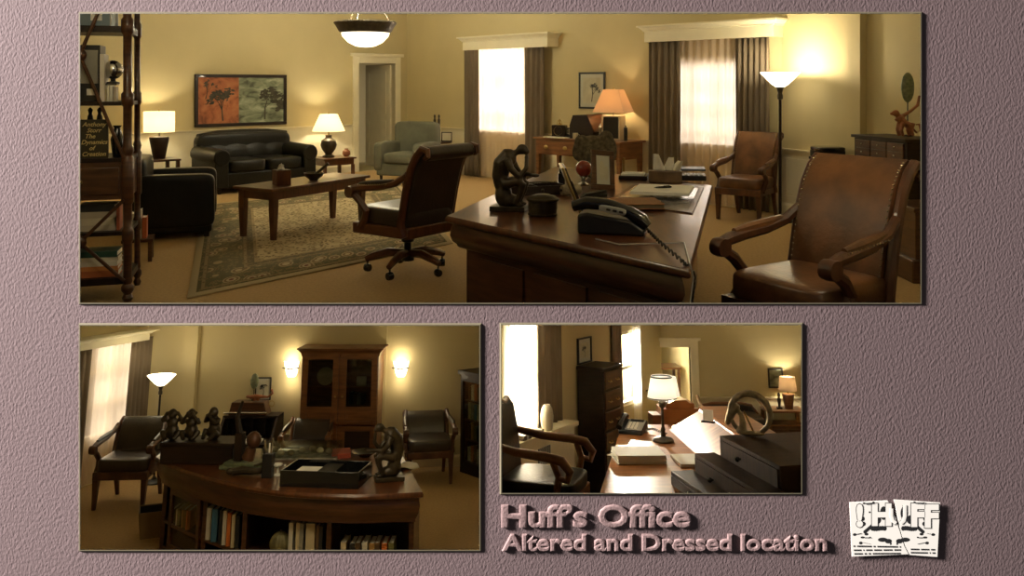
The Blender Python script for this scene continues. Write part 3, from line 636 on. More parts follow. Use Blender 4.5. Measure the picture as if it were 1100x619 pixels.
def framed(wall, label, px0, px1, py0, py1, artmat='inkart', frame='black', fw=.03, mw=.06, off=.025, name='framed_picture', cat='picture', draw=None):
    pm = (py0+py1)/2; xm = (px0+px1)/2
    u0 = wall.hit(px0, pm, off)[0]; u1 = wall.hit(px1, pm, off)[0]; z1 = wall.hit(xm, py0, off)[1]; z0 = wall.hit(xm, py1, off)[1]
    t = link(bpy.data.objects.new(name, None)); wall.place(t, (u0+u1)/2, 0.002, z0); tag(t, label, cat); w = (u1-u0)/2; h = z1-z0
    mb = MB()
    for (a, c, e, g) in ((-w, w, 0, fw), (-w, w, h-fw, h), (-w, -w+fw, fw, h-fw), (w-fw, w, fw, h-fw)): mb.box(a, c, -off, 0, e, g)
    part('frame', mb, MAT[frame], t, bevel=.003)
    if mw: part('mat_board', MB().box(-w+fw, w-fw, -.012, 0, fw, h-fw), MAT['matboard'], t, smooth=False)
    i = fw+mw; art = part('print', MB().box(-w+i, w-i, -.016, -.004, i, h-i), MAT[artmat], t, smooth=False)
    if draw: draw(art, w-i, i, h-i)
    return t
def ink_tree(art, w, z0, z1, seed=1, matn='black', y=-.018, xc=0, sp=1.0, bl=1.0):
    rnd = random.Random(seed); mb = MB(); H = z1-z0
    def br(p, a, L, r, d):
        q = (p[0]+math.cos(a)*L, p[1]+math.sin(a)*L)
        mb.tube([(p[0], y, p[1]), (q[0], y, q[1])], [r, r*.7], 5, flat=.3)
        if d:
            for k in range(3): br(q, a+rnd.uniform(-.9, .9)*sp, L*rnd.uniform(.5, .8), r*.62, d-1)
        else:
            for k in range(2): mb.ell((q[0]+rnd.uniform(-.03, .05)*H*bl, y, q[1]+rnd.uniform(-.03, .03)*H*bl), (H*rnd.uniform(.012, .04)*bl, .002, H*rnd.uniform(.006, .014)*bl), 6, 4)
    br((xc, z0+H*.06), PI/2+rnd.uniform(-.35, .35), H*.26, H*.022, 4); return part('ink_tree', mb, MAT[matn], art.parent if art.parent else art)
def book(label, room, loc, rz, w, h, d, color, lie=False, name='book', group=None, pages=True, pre=None):
    key = 'cover%02d%02d%02d' % tuple(int(x*99) for x in color)
    if key not in MAT: mat(key, color, .55, var=.08)
    t = thing(name, label, 'book', room, loc, rz, group=group, pre=pre)
    if lie:   # w wide, d deep, h thick
        part('cover', MB().box(-w/2, w/2, -d/2, d/2, 0, .004).box(-w/2, w/2, -d/2, d/2, h-.004, h).box(-w/2, w/2, -d/2, -d/2+.004, .004, h-.004), MAT[key], t, smooth=False)
        part('pages', MB().box(-w/2+.006, w/2-.006, -d/2+.004, d/2-.006, .004, h-.004), MAT['paper'], t, smooth=False)
    else:     # spine towards the viewer
        part('cover', MB().box(-w/2, -w/2+.003, -d/2, d/2, 0, h).box(w/2-.003, w/2, -d/2, d/2, 0, h).box(-w/2, w/2, -d/2-.003, -d/2+.002, 0, h), MAT[key], t, smooth=False)
        part('pages', MB().box(-w/2+.003, w/2-.003, -d/2+.002, d/2-.006, .003, h-.006), MAT['paper'], t, smooth=False)
    return t
def upright(mb, m): mb.v = [tuple(m @ Vector(p)) for p in mb.v]; return mb
STAND = Matrix.Rotation(R(90), 4, 'X')                        # text plane -> facing the viewer
def bent_figure(label, room, loc, rz, s, matn='bronze'):      # bronze figure sitting hunched on a block, facing +x
    t = thing('hunched_statue', label, 'statue', room, loc, rz, s)
    part('plinth', MB().box(-.20, .16, -.12, .12, 0, .05), MAT[matn], t, bevel=.006)
    mb = MB()
    mb.ell((-.08, 0, .16), (.09, .10, .13)).ell((-.03, 0, .10), (.12, .09, .07))                               # rock
    mb.tube([(-.09, 0, .25), (-.115, 0, .36), (-.09, 0, .47), (-.01, 0, .56), (.03, 0, .58)], [.085, .088, .10, .095, .055], 12)   # curved back
    mb.tube([(.02, 0, .575), (.09, 0, .61)], .035, 8); mb.ell((.115, 0, .625), (.062, .048, .055), 12, 10); mb.ell((.165, 0, .60), (.028, .03, .028))
    for sy in (-1, 1):
        mb.tube([(-.07, sy*.06, .27), (.06, sy*.075, .30), (.14, sy*.075, .30)], [.06, .05, .042], 10)          # thigh
        mb.tube([(.14, sy*.075, .30), (.11, sy*.07, .18), (.07, sy*.065, .08)], [.042, .036, .026], 10)         # shin
        mb.ell((.105, sy*.065, .065), (.055, .026, .02))
    mb.tube([(-.02, -.10, .53), (.03, -.12, .43), (.10, -.085, .35)], [.042, .036, .03], 10); mb.tube([(.10, -.085, .35), (.17, -.05, .44), (.165, -.02, .56)], [.03, .026, .022], 10)
    mb.tube([(-.02, .10, .53), (.02, .13, .43), (.08, .10, .36)], [.042, .036, .03], 10); mb.tube([(.08, .10, .36), (.15, .06, .37), (.22, .02, .36)], [.03, .026, .02], 10); mb.ell((.25, .01, .36), (.05, .04, .02))
    part('figure', mb, MAT[matn], t, remesh=.012); return t
def monkey(label, room, loc, rz, s, pose, matn='bronze'):
    t = thing('monkey_statuette', label, 'statue', room, loc, rz, s, group='three seated monkeys on the dark box')
    mb = MB(); mb.ell((0, .01, .10), (.095, .085, .11)).ell((0, 0, .21), (.075, .065, .09)).ell((0, -.02, .335), (.062, .06, .068)).ell((0, -.075, .315), (.035, .03, .03))
    for sx in (-1, 1):
        mb.ell((sx*.064, -.01, .345), (.018, .012, .022))
        mb.tube([(sx*.06, .0, .06), (sx*.11, -.06, .10), (sx*.075, -.10, .04), (sx*.05, -.125, .02)], [.05, .042, .03, .026], 8)
        hand = {'ears': (sx*.075, -.03, .345), 'eyes': (sx*.028, -.085, .355), 'mouth': (sx*.02, -.105, .305)}[pose]
        el = (sx*.125, -.05, .21) if pose != 'ears' else (sx*.14, -.03, .25)
        mb.tube([(sx*.075, 0, .26), el], [.034, .028], 8).tube([el, hand], [.028, .02], 8).ell(hand, (.026, .02, .026))
    part('body', mb, MAT[matn], t, remesh=.010); return t
def box_thing(name, label, cat, room, loc, rz, w, d, h, m, bevel=.004): return solo(name, label, cat, MB().box(-w/2, w/2, -d/2, d/2, 0, h), MAT[m], room, loc, rz, bevel=bevel)
# ================================================================== wide upper view
U = R1
# ---- etagere with its contents
E = U.at(137, 324); ez = R(17); t = thing('etagere', 'tall dark turned-post etagere with crossed braces, crowded with books', 'shelf', U, (E.x, E.y, 0), ez)
EW, ED = .66, .56
post = [(.03, 0), (.045, .03), (.03, .06), (.05, .09), (.05, .12), (.032, .14), (.04, .16), (.034, .2), (.034, .46), (.045, .48), (.045, .56), (.034, .58), (.036, .76), (.05, .78), (.05, 1.12), (.036, 1.14), (.05, 1.18), (.034, 1.22), (.034, 1.52), (.05, 1.54), (.05, 1.62), (.034, 1.64), (.034, 2.08), (.05, 2.1), (.05, 2.2), (.034, 2.22), (.034, 2.7), (.05, 2.72), (.05, 2.8)]
for x in (0, -EW):
    for y in (0, ED): part('post', MB().lathe([(r*(.95 if y == 0 else .7), z) for r, z in post], 12, (x, y, 0)), MAT['wood'], t)
for z, th in ((.14, .05), (.52, .03), (1.09, .03), (1.53, .03), (2.10, .05), (2.72, .04)): part('shelf_board', MB().box(-EW-.01, .01, -.01, ED+.01, z, z+th), MAT['wooddark'], t, smooth=False)
part('drawer_case', MB().box(-EW, .0, -.005, ED, .80, 1.09), MAT['wood'], t, smooth=False)
d = part('drawer', MB().box(-EW+.06, -.06, -.02, 0, .84, 1.05), MAT['wood'], t, bevel=.005); part('knob', MB().ell((-EW/2, -.035, .945), .018), MAT['brass'], d)
for (a, b_) in ((.19, .52), (1.56, 2.10), (2.15, 2.72), (1.12, 1.53)):
    if b_ == 1.53: continue
    x0, x1 = -EW+.02, -.02
    if a == 1.56: a, b_ = 1.12, 2.72
    if a == 2.15: continue
    if a == .19: b_ = .80; a = .17
    part('cross_brace', MB().tube([(x0, -.035, a), (x1, -.035, b_)], .014, 8), MAT['wood'], t); part('cross_brace', MB().tube([(x1, -.035, a), (x0, -.035, b_)], .014, 8), MAT['wood'], t)
    part('brace_boss', MB().ell(((x0+x1)/2, -.035, (a+b_)/2), (.05, .03, .05)), MAT['wood'], t)
def es(px, z, y=.12):                      # spot on a shelf of the etagere, by pixel column
    k = (px-PX)/F; c, s_ = math.cos(ez), math.sin(ez); x = (k*(E.y+y*c)-E.x+y*s_)/(c-k*s_)
    return (E.x+x*c-y*s_, E.y+x*s_+y*c, z)
mat('bluebox', (.16, .22, .26), .5); mat('greyfile', (.30, .29, .24), .6)
p = es(103, 2.151, .14); t = thing('archive_box', 'slate blue storage box on top shelf of etagere', 'box', U, p, ez); part('carton', MB().box(-.16, .12, -.1, .3, 0, .30), MAT['bluebox'], t, bevel=.004); part('label_card', MB().box(-.02, .06, -.104, -.1, .04, .12), MAT['paper'], t, smooth=False); part('lid_edge', MB().box(.115, .125, -.105, -.1, .0, .30), MAT['greyplastic'], t, smooth=False)
p = es(96, 1.561, .10); t = thing('file_box', 'grey box file with black base on second shelf of etagere', 'box', U, p, ez); part('front', MB().box(-.08, .07, -.06, .2, .14, .40), MAT['greyfile'], t, bevel=.003); part('case', MB().box(-.10, .085, -.05, .2, 0, .44), MAT['black'], t, bevel=.003); part('label_card', MB().box(-.01, .05, -.056, -.05, .05, .10), MAT['paper'], t, smooth=False)
book('tall white-spined book beside grey box file', U, es(112, 1.561, .10), ez, .03, .37, .2, (.72, .66, .56))
t = thing('silver_globe', 'shiny silver globe trophy above small books on etagere', 'ornament', U, es(121.5, 1.70, .12), ez); part('ball', MB().ell((0, 0, .11), .075, 16, 12), MAT['chrome'], t); part('stand', MB().lathe([(.05, 0), (.05, .012), (.02, .02), (.02, .04)], 14), MAT['black'], t)
for i, (px, h, c) in enumerate(((114, .10, (.55, .45, .2)), (117.5, .12, (.7, .65, .5)), (121, .125, (.75, .72, .65)), (124.5, .115, (.5, .42, .3)))):
    book(('small tan', 'small cream', 'small white', 'small buff')[i]+' book under silver globe', U, es(px, 1.561, .12), ez, .019, h, .12, c)
solo('globe_tray', 'thin black tray carrying the silver globe', 'tray', MB().box(-.05, .05, -.06, .06, 0, .01), MAT['black'], U, es(119.5, 1.689, .12), ez)
t = thing('standing_book', 'large dark book standing face-out with cursive yellow title', 'book', U, es(100, 1.121, .04), ez)
mat('bookdark', (.035, .028, .012), .5); mat('titleyellow', (.62, .50, .20), .6)
part('cover', MB().box(-.13, .105, 0, .03, 0, .30), MAT['bookdark'], t, bevel=.002)
for i, (s_, x) in enumerate((('Anthony', -.075), ('Storr', -.045), ('The', -.06), ('Dynamics', -.085), ('of', -.03), ('Creation', -.08))):
    part('title_line', upright(text_mb(s_, .047, .0008, .0008, .3), Matrix.Translation((x, -.0015, .248-i*.046)) @ STAND), MAT['titleyellow'], t, smooth=False)
for i, px in enumerate((97, 107)): solo('dark_figurine', ('slender dark figurine behind title book, left one', 'slender dark figurine behind title book, right one')[i], 'ornament', MB().lathe([(.03, 0), (.03, .02), (.015, .04), (.025, .28), (.02, .32), (.012, .34), (.02, .37), (.004, .39)], 12), MAT['black'], U, es(px, 1.121, .25), ez)
solo('black_vase', 'small black vase beside the title book', 'vase', MB().lathe([(.035, 0), (.04, .05), (.05, .14), (.03, .2), (.022, .23), (.034, .25)], 18), MAT['blackgloss'], U, es(126, 1.121, .12), ez)
for i, (h, c) in enumerate(((.045, (.5, .45, .36)), (.055, (.6, .55, .42)), (.05, (.45, .40, .30)), (.055, (.02, .02, .02)))):
    book(('cream book at bottom of', 'second cream book up in', 'third cream book up in', 'black book on top of')[i]+' the flat stack below etagere drawer', U, es(107, .551+sum((.045, .055, .05, .055)[:i]), .16), ez+random.uniform(-.08, .08), .26, h, .2, c, lie=True)
book('red-edged book leaning beside flat stack on etagere', U, es(128.5, .551, .14), ez, .022, .20, .16, (.45, .12, .05))
for i, (h, c) in enumerate(((.05, (.45, .14, .05)), (.035, (.62, .25, .08)), (.04, (.75, .7, .6)), (.03, (.7, .64, .5)), (.045, (.02, .07, .05)))):
    book(('dark red book lowest on', 'orange book second on', 'white book third on', 'cream book fourth on', 'dark green book topmost on')[i]+' bottom shelf of etagere', U, es(107, .191+sum((.05, .035, .04, .03)[:i]), .16), ez+random.uniform(-.06, .06), .30, h, .22, c, lie=True)
# low stand behind the etagere with a few upright books
p = U.at(149, 285); t = thing('low_stand', 'low dark stand behind etagere holding upright books', 'table', U, (p.x-.05, p.y+.25, 0), R(20)); part('top', MB().box(-.2, .08, -.14, .14, .19, .22), MAT['wood'], t, bevel=.004)
for sx in (-.17, .05):
    for sy in (-.11, .11): part('leg', MB().box(sx-.018, sx+.018, sy-.018, sy+.018, 0, .19), MAT['wood'], t)
for i, (dx, c, h) in enumerate(((-.09, (.75, .7, .6), .24), (-.045, (.8, .76, .66), .27), (.0, (.5, .13, .05), .2))):
    book(('cream', 'tall white', 'short red')[i]+' upright book on low stand behind etagere', U, (p.x-.05+dx, p.y+.25+dx*.36, .221), R(20), .04, h, .18, c)

# ---- black leather armchair beside the shelf
p = U.at(182, 258); t = thing('club_chair', 'boxy black leather club armchair beside the etagere', 'chair', U, (p.x-.12, p.y+.42, .0175), R(108))
part('base', MB().box(-.46, .46, -.42, .46, .05, .30), MAT['leatherblk'], t, bevel=.03)
part('seat', MB().cush((0, -.06, .38), (.60, .76, .2), .3), MAT['leatherblk'], t); part('backrest', MB().cush((0, .36, .56), (.9, .24, .62), .3), MAT['leatherblk'], t)
for s_ in (-1, 1): part('arm', MB().cush((s_*.385, -.02, .40), (.19, .86, .58), .22), MAT['leatherblk'], t)
for sx in (-.4, .4):
    for sy in (-.36, .4): part('leg', MB().box(sx-.03, sx+.03, sy-.03, sy+.03, 0, .06), MAT['wooddark'], t)
# ---- side table and drum lamp
zl = wS.hit(171, 171, .5)[1]; p = wS.pt(wS.u_(171, .42), .42)
t = thing('side_table', 'dark side table under drum-shaded lamp', 'table', U, p, wS.ang); part('top', MB().box(-.25, .25, -.25, .25, zl-.03, zl), MAT['wood'], t, bevel=.006); part('shelf', MB().box(-.22, .22, -.22, .22, .15, .17), MAT['wood'], t)
for sx in (-.21, .21):
    for sy in (-.21, .21): part('leg', MB().box(sx-.025, sx+.025, sy-.025, sy+.025, 0, zl-.03), MAT['wood'], t)
table_lamp('table lamp with drum shade and dark tapered base beside sofa', U, (p.x, p.y, zl+.001), 'taper', 26, 1.14)
# ---- sofa
a = wS.u_(233, 1.55, 200); c = wS.u_(343, 1.55, 200); L = (c-a)/1.08; t = thing('leather_sofa', 'black leather three-seat sofa under the two-panel painting', 'sofa', U, wS.pt((a+c)/2, 1.0), wS.ang, 1.08)
S = MAT['leatherblk']; w = L/2
part('base', MB().box(-w+.03, w-.03, -.42, .42, .08, .30), S, t, bevel=.02)
for s_ in (-1, 1):
    part('arm', MB().box(s_*(w-.11)-.10, s_*(w-.11)+.10, -.44, .40, .08, .50).tube([(s_*(w-.11), -.45, .52), (s_*(w-.11), .40, .54)], .125, 14), S, t, bevel=.02)
n_ = 2; cw = (L-.44)/n_
for i in range(n_):
    x = -w+.22+cw*(i+.5); part('seat_cushion', MB().cush((x, -.12, .385), (cw*.99, .66, .19), .3), S, t)
def backsurf(u, v):
    x = (u-.5)*(L-.30); z = .36+v*.44; bulge = .05*math.sin(PI*v)+.012*abs(math.sin(u*PI*4)); return (x, .26-bulge-.0+v*.10, z-.03*abs(2*u-1)**3*v)
part('back', MB().cush((0, .36, .49), (L-.1, .2, .68), .25), S, t); part('back_cushion', MB().grid(backsurf, 48, 10), S, t, solid=.03, ang=80)
part('back_roll', MB().tube([(-w+.1, .36, .76), (-w*.5, .38, .80), (0, .38, .81), (w*.5, .38, .80), (w-.1, .36, .76)], .07, 12), S, t)
for sx in (-w+.1, w-.1):
    for sy in (-.36, .36): part('foot', MB().lathe([(.025, 0), (.035, .085)], 10, (sx, sy, 0)), MAT['wooddark'], t)
# ---- two-panel painting
m, n, l, b = nt('canvas_orange'); MAT['canvas_orange'] = m
def canvas(name, c0, c1, c2_, sc, st=(1, 1, 1)):
    m, n, l, b = nt(name); tc = n.new('ShaderNodeTexCoord'); mp = n.new('ShaderNodeMapping'); mp.inputs['Scale'].default_value = st; l.new(tc.outputs['Object'], mp.inputs[0])
    no = n.new('ShaderNodeTexNoise'); no.inputs['Scale'].default_value = sc; no.inputs['Detail'].default_value = 8; no.inputs['Distortion'].default_value = .8; l.new(mp.outputs[0], no.inputs[0])
    rp = n.new('ShaderNodeValToRGB'); e = rp.color_ramp.elements; e[0].position = .33; e[0].color = (*c0, 1); e[1].position = .68; e[1].color = (*c2_, 1); x = e.new(.5); x.color = (*c1, 1)
    l.new(no.outputs[0], rp.inputs[0]); l.new(rp.outputs[0], b.inputs['Base Color']); b.inputs['Roughness'].default_value = .6; MAT[name] = m
canvas('canvas_orange', (.20, .06, .02), (.42, .13, .045), (.50, .19, .07), 6); canvas('canvas_green', (.07, .08, .05), (.22, .26, .17), (.42, .45, .33), 4, (1, 1, 2.2))
mat('paintink', (.05, .045, .03), .7, var=.4, vs=20)
a, z1 = wS.hit(209.5, 79, .04); c, z0 = wS.hit(308, 133.5, .04); z1b = wS.hit(308, 81, .04)[1]; z1 = (z1+z1b)/2
t = link(bpy.data.objects.new('painting', None)); wS.place(t, (a+c)/2, 0, z0); tag(t, 'wide dark-framed painting, orange left half and green right half with trees', 'painting'); w = (c-a)/2; h = z1-z0; fw = .055
mb = MB()
for q in ((-w, w, 0, fw), (-w, w, h-fw, h), (-w, -w+fw, fw, h-fw), (w-fw, w, fw, h-fw)): mb.box(q[0], q[1], -.05, 0, q[2], q[3])
part('frame', mb, MAT['wooddark'], t, bevel=.006)
xm = -w+fw+(2*w-2*fw)*.46
pa = part('canvas', MB().box(-w+fw, xm, -.025, 0, fw, h-fw), MAT['canvas_orange'], t, smooth=False); pb = part('canvas', MB().box(xm, w-fw, -.025, 0, fw, h-fw), MAT['canvas_green'], t, smooth=False)
pa['label'] = 'orange left panel'; pb['label'] = 'grey-green right panel'
ink_tree(pa, w, fw, h*.85, 5, 'paintink', -.027, -w*.42, .8, 1.7); ink_tree(pb, w, fw, h*.95, 9, 'paintink', -.027, w*.5, 1.2, 1.9); ink_tree(pa, w, h*.5, h*.98, 14, 'paintink', -.027, -w*.78, .6)
# ---- coffee table, bowl, tissue box
zt = .56; N_ = Vector((-2.55, 8.9, 0)); u_ = Vector((.5, .866, 0)); nn = Vector((-.866, .5, 0)); Lc = 1.62; ctr = N_+u_*Lc/2+nn*.30
t = thing('coffee_table', 'long brown wooden coffee table on the patterned rug', 'table', U, (ctr.x, ctr.y, .0175), math.atan2(u_.y, u_.x))
part('top', MB().box(-Lc/2, Lc/2, -.30, .30, zt-.035, zt), MAT['woodx'], t, bevel=.008); part('apron', MB().box(-Lc/2+.06, Lc/2-.06, -.26, .26, zt-.13, zt-.035), MAT['woodx'], t)
for sx in (-1, 1):
    for sy in (-1, 1): part('leg', MB().loft([[(sx*(Lc/2-.09)+a_*w_, sy*.23+b_*w_, z) for a_, b_ in ((-1, -1), (1, -1), (1, 1), (-1, 1))] for w_, z in ((.024, 0), (.036, .33), (.036, zt-.035))]), MAT['woodx'], t)
zt += .0175; p = U.at(302, 199, zt); t = thing('tissue_box', 'wooden tissue box with white tissue on coffee table', 'tissue box', U, (p.x, p.y+.02, zt+.001), R(35)); part('case', MB().box(-.08, .08, -.08, .08, 0, .17), MAT['woodx'], t, bevel=.004)
part('tissue', MB().grid(lambda u, v: ((u-.5)*.09*(1-v*.5), .02*math.sin(u*7+v*3), .165+.08*v*(1-.5*abs(u-.4))), 8, 5), MAT['paper'], t, solid=.002)
p = U.at(337, 194, zt); t = thing('mortar_bowl', 'dark stone bowl with pestle on coffee table', 'bowl', U, (p.x, p.y, zt+.001)); part('bowl', MB().lathe([(.045, 0), (.05, .012), (.10, .05), (.115, .09), (.105, .09), (.085, .05), (.03, .025)], 24), MAT['potmetal'], t); part('pestle', MB().tube([(0, 0, .05), (.08, 0, .12), (.17, 0, .2)], [.024, .016, .02], 10), MAT['potmetal'], t)
# ---- end table with urn lamp and little jar
zl = wS.hit(354, 169, .45)[1]; p = wS.pt(wS.u_(357, .45), .45); t = thing('end_table', 'wooden end table between sofa and doorway', 'table', U, p, wS.ang); part('top', MB().box(-.34, .34, -.28, .28, zl-.03, zl), MAT['woodx'], t, bevel=.006); part('drawer_box', MB().box(-.3, .3, -.25, .25, zl-.13, zl-.03), MAT['woodx'], t)
for sx in (-.29, .29):
    for sy in (-.23, .23): part('leg', MB().box(sx-.025, sx+.025, sy-.025, sy+.025, 0, zl-.13), MAT['woodx'], t)
q = wS.pt(wS.u_(353, .42), .42, zl+.001); table_lamp('table lamp with white cone shade and bronze urn base', U, q, 'urn', 28, 1.22)
q = wS.pt(wS.u_(372, .55), .55, zl+.001); solo('round_jar', 'small round dark jar on end table', 'jar', MB().lathe([(.04, 0), (.075, .05), (.07, .1), (.03, .13), (.035, .15)], 16), MAT['terracotta'], U, q)
# ---- grey-green armchair by the doorway
p = U.at(440, 196); t = thing('upholstered_armchair', 'grey-green fabric armchair with wooden feet by the doorway', 'chair', U, (p.x-.05, p.y+.2, 0), R(-22)); G = MAT['greyfab']
part('base', MB().box(-.42, .42, -.38, .40, .12, .34), G, t, bevel=.03); part('seat', MB().cush((0, -.05, .42), (.58, .74, .18), .3), G, t)
part('backrest', MB().cush((0, .34, .62), (.86, .2, .82), .25), G, t)
for s_ in (-1, 1): part('arm', MB().cush((s_*.38, -.02, .44), (.17, .78, .50), .25), G, t)
for sx in (-.35, .35):
    for sy in (-.32, .34): part('leg', MB().lathe([(.018, 0), (.03, .13)], 8, (sx, sy, 0)), MAT['wooddark'], t)
# ---- little table with two frames and slim figures
zt = wW.hit(468, 152, .45)[1]; p = wW.pt(wW.u_(468, .45), .45)
t = thing('accent_table', 'small round dark table behind fabric armchair', 'table', U, p); part('top', MB().lathe([(.30, zt-.03), (.31, zt-.015), (.30, zt)], 24), MAT['wood'], t); part('pedestal', MB().lathe([(.18, 0), (.16, .03), (.04, .08), (.05, .3), (.03, zt-.03)], 14), MAT['wood'], t)
for i, (dx, w_, h_) in enumerate(((-.17, .19, .20), (.21, .2, .18))):
    q = (p.x+dx, p.y-.06, zt+.001); t = thing('photo_frame', ('taller small framed photo left of slim figures', 'lower small framed photo right of slim figures')[i], 'picture frame', U, q, R((-8, 12)[i]), pre=Matrix.Rotation(R(-10), 4, 'X'))
    part('frame', MB().box(-w_/2, w_/2, 0, .015, 0, .018).box(-w_/2, w_/2, 0, .015, h_-.018, h_).box(-w_/2, -w_/2+.018, 0, .015, 0, h_).box(w_/2-.018, w_/2, 0, .015, 0, h_), MAT['wooddark'], t, smooth=False); part('photo', MB().box(-w_/2+.01, w_/2-.01, .004, .01, .01, h_-.01), MAT['inkart'], t, smooth=False); part('easel_back', MB().box(-.02, .02, .012, .02, 0, h_*.8), MAT['black'], t)
for i, dx in enumerate((-.02, .06)):
    t = thing('slim_figure', ('slim dark standing figure, left of the pair', 'slim dark standing figure, right of the pair')[i], 'statue', U, (p.x+dx, p.y+.02, zt+.001)); part('block', MB().box(-.03, .03, -.03, .03, 0, .09), MAT['paper'], t, smooth=False); part('figure', MB().lathe([(.012, .09), (.016, .2), (.022, .3), (.026, .40), (.012, .43), (.02, .46), (.016, .49), (.002, .5)], 10), MAT['bronze'], t)
# ---- swivel desk chair
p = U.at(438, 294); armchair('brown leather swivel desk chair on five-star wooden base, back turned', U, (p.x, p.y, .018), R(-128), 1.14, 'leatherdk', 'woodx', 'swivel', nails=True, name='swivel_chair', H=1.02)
# ---- pendant
p = U.aty(392.5, 29, 12.5); t = thing('pendant_lamp', 'hanging bowl pendant lamp with bronze rim', 'lamp', U, (p.x, p.y, p.z))
sr = 33/ U.ppm(p); k = sr/.47*.47
part('rim', MB().lathe([(sr*.80, -.03), (sr*.86, .0), (sr*.93, .06), (sr*1.02, .12), (sr*.98, .14), (sr*.90, .10), (sr*.80, .02)], 40, (0, 0, -.06), cap=False), MAT['bronze'], t); part('bowl', MB().lathe([(.001, -.30), (sr*.3, -.285), (sr*.55, -.23), (sr*.74, -.14), (sr*.82, -.02)], 40, cap=False), MAT['bowl_soft'], t, solid=.006)
for i in range(3): a = 2*PI*i/3+.35; part('rod', MB().tube([(sr*.9*math.cos(a), sr*.9*math.sin(a), .02), (.02*math.cos(a), .02*math.sin(a), HC1-p.z-.08)], .008, 6), MAT['bronze'], t)
part('canopy', MB().lathe([(.09, HC1-p.z-.001), (.08, HC1-p.z-.04), (.03, HC1-p.z-.09)], 20), MAT['bronze'], t)
part('bulb', MB().ell((0, 0, -.08), .04), MAT['bulb'], t); lamp('POINT', 'bulb_light', (p.x, p.y, p.z+.12), 150, (1, .90, .66), .12); lamp('POINT', 'bulb_light', (p.x, p.y, p.z-.55), 38, (1, .9, .66), .25)
# ---- framed print
framed(wW, 'black-framed ink drawing of a tree between the two windows', 621.5, 649.5, 77.5, 117, draw=lambda a_, w_, z0_, z1_: ink_tree(a_, w_, z0_, z1_, 3))
# ---- secretary table behind the desk
zt = .92; pA = U.at(575, 152, zt); pB = wW.pt(wW.u_(676, .12), .12); u_ = Vector((wW.u.x, wW.u.y, 0))
cA = U.at(577, 153, zt); Ls = 1.9; th_ = wW.ang+R(12)
a = wW.u_(580, .5, 150); c = wW.u_(674, .5, 150); Ls = c-a; so = wW.pt((a+c)/2, .36); t = thing('writing_table', 'brown writing table with brass pulls below the framed print', 'table', U, so, wW.ang)
zt = wW.hit(600, 148.5, .66)[1]
part('top', MB().box(-Ls/2, Ls/2, -.30, .30, zt-.03, zt), MAT['woodmid'], t, bevel=.006); part('case', MB().box(-Ls/2+.04, Ls/2-.04, -.27, .27, zt-.27, zt-.03), MAT['woodmid'], t)
for i in range(2):
    x0 = -Ls/2+.08+i*(Ls-.16)/2; dn = part('drawer', MB().box(x0+.01, x0+(Ls-.16)/2-.01, -.285, -.27, zt-.25, zt-.05), MAT['woodmid'], t, bevel=.003)
    for f_ in (.25, .75): part('pull', MB().ell((x0+(Ls-.16)/2*f_, -.295, zt-.15), (.045, .012, .03)), MAT['brass'], dn)
for sx in (-1, 1):
    for sy in (-1, 1): part('leg', MB().loft([[(sx*(Ls/2-.07)+a_*w_, sy*.24+b_*w_, z) for a_, b_ in ((-1, -1), (1, -1), (1, 1), (-1, 1))] for w_, z in ((.018, 0), (.032, zt-.27))]), MAT['woodmid'], t)
def on_t(px, off, dz=0.001): return wW.pt(wW.u_(px, off), off, zt+dz)
q = on_t(601, .45); t = thing('mantel_clock', 'small dark mantel clock with gilt dial and finial', 'clock', U, q, wW.ang+R(25)); part('case', MB().box(-.11, .11, -.07, .07, 0, .19), MAT['wooddark'], t, bevel=.006); part('dial', MB().lathe([(.0, -.004), (.065, -.004), (.07, 0), (.07, .01)], 20, m=Matrix.Translation((0, -.072, .1)) @ Matrix.Rotation(R(90), 4, 'X'), cap=False), MAT['brass'], t)
part('finial', MB().lathe([(.04, .19), (.03, .21), (.01, .23), (.016, .26), (.002, .29)], 12).tube([(-.05, 0, .19), (-.03, 0, .25), (0, 0, .28), (.03, 0, .25), (.05, 0, .19)], .006, 6), MAT['brass'], t)
q = on_t(614.5, .36); t = thing('folding_camera', 'black vintage camera on the writing table', 'camera', U, q, wW.ang+R(15)); part('body', MB().box(-.08, .08, -.05, .05, 0, .15), MAT['black'], t, bevel=.012); part('lens', MB().lathe([(.05, 0), (.05, .03), (.04, .05), (.035, .05), (.03, .03)], 16, m=Matrix.Translation((0, -.05, .09)) @ Matrix.Rotation(R(90), 4, 'X')), MAT['chrome'], t)
q = on_t(632, .34); t = thing('slant_box', 'dark wooden box with sloping lid below framed print', 'box', U, q, wW.ang+R(8)); bw = .33
part('case', MB().prism([(-.22, 0), (.22, 0), (.22, .12), (.10, .36), (-.16, .36), (-.22, .2)], -.2, .2, 'y'), MAT['wooddark'], t, bevel=.006); part('lid', MB().prism([(.235, .11), (.245, .12), (.112, .375), (.10, .365)], -.21, .21, 'y'), MAT['wood'], t)
q = on_t(618, .60); t = thing('mug', 'small pale cup in front of slant-lidded box', 'cup', U, q, R(-30)); part('cup', MB().lathe([(.035, 0), (.04, .01), (.04, .09), (.034, .09), (.034, .015)], 16), MAT['ceramic'], t); part('handle', MB().tube([(.04, 0, .075), (.066, 0, .065), (.066, 0, .035), (.04, 0, .025)], .006, 6), MAT['ceramic'], t)
q = on_t(598, .60); solo('loose_papers', 'white papers lying on the writing table', 'paper', MB().box(-.2, .24, -.1, .06, 0, .012), MAT['paper'], U, q, wW.ang, smooth=False)
q = on_t(659, .30); table_lamp('table lamp with tan pyramid shade on black block base', U, q, 'block', 13, 1.15, wW.ang+R(20), 'shade_tan', col=(1, .76, .45))
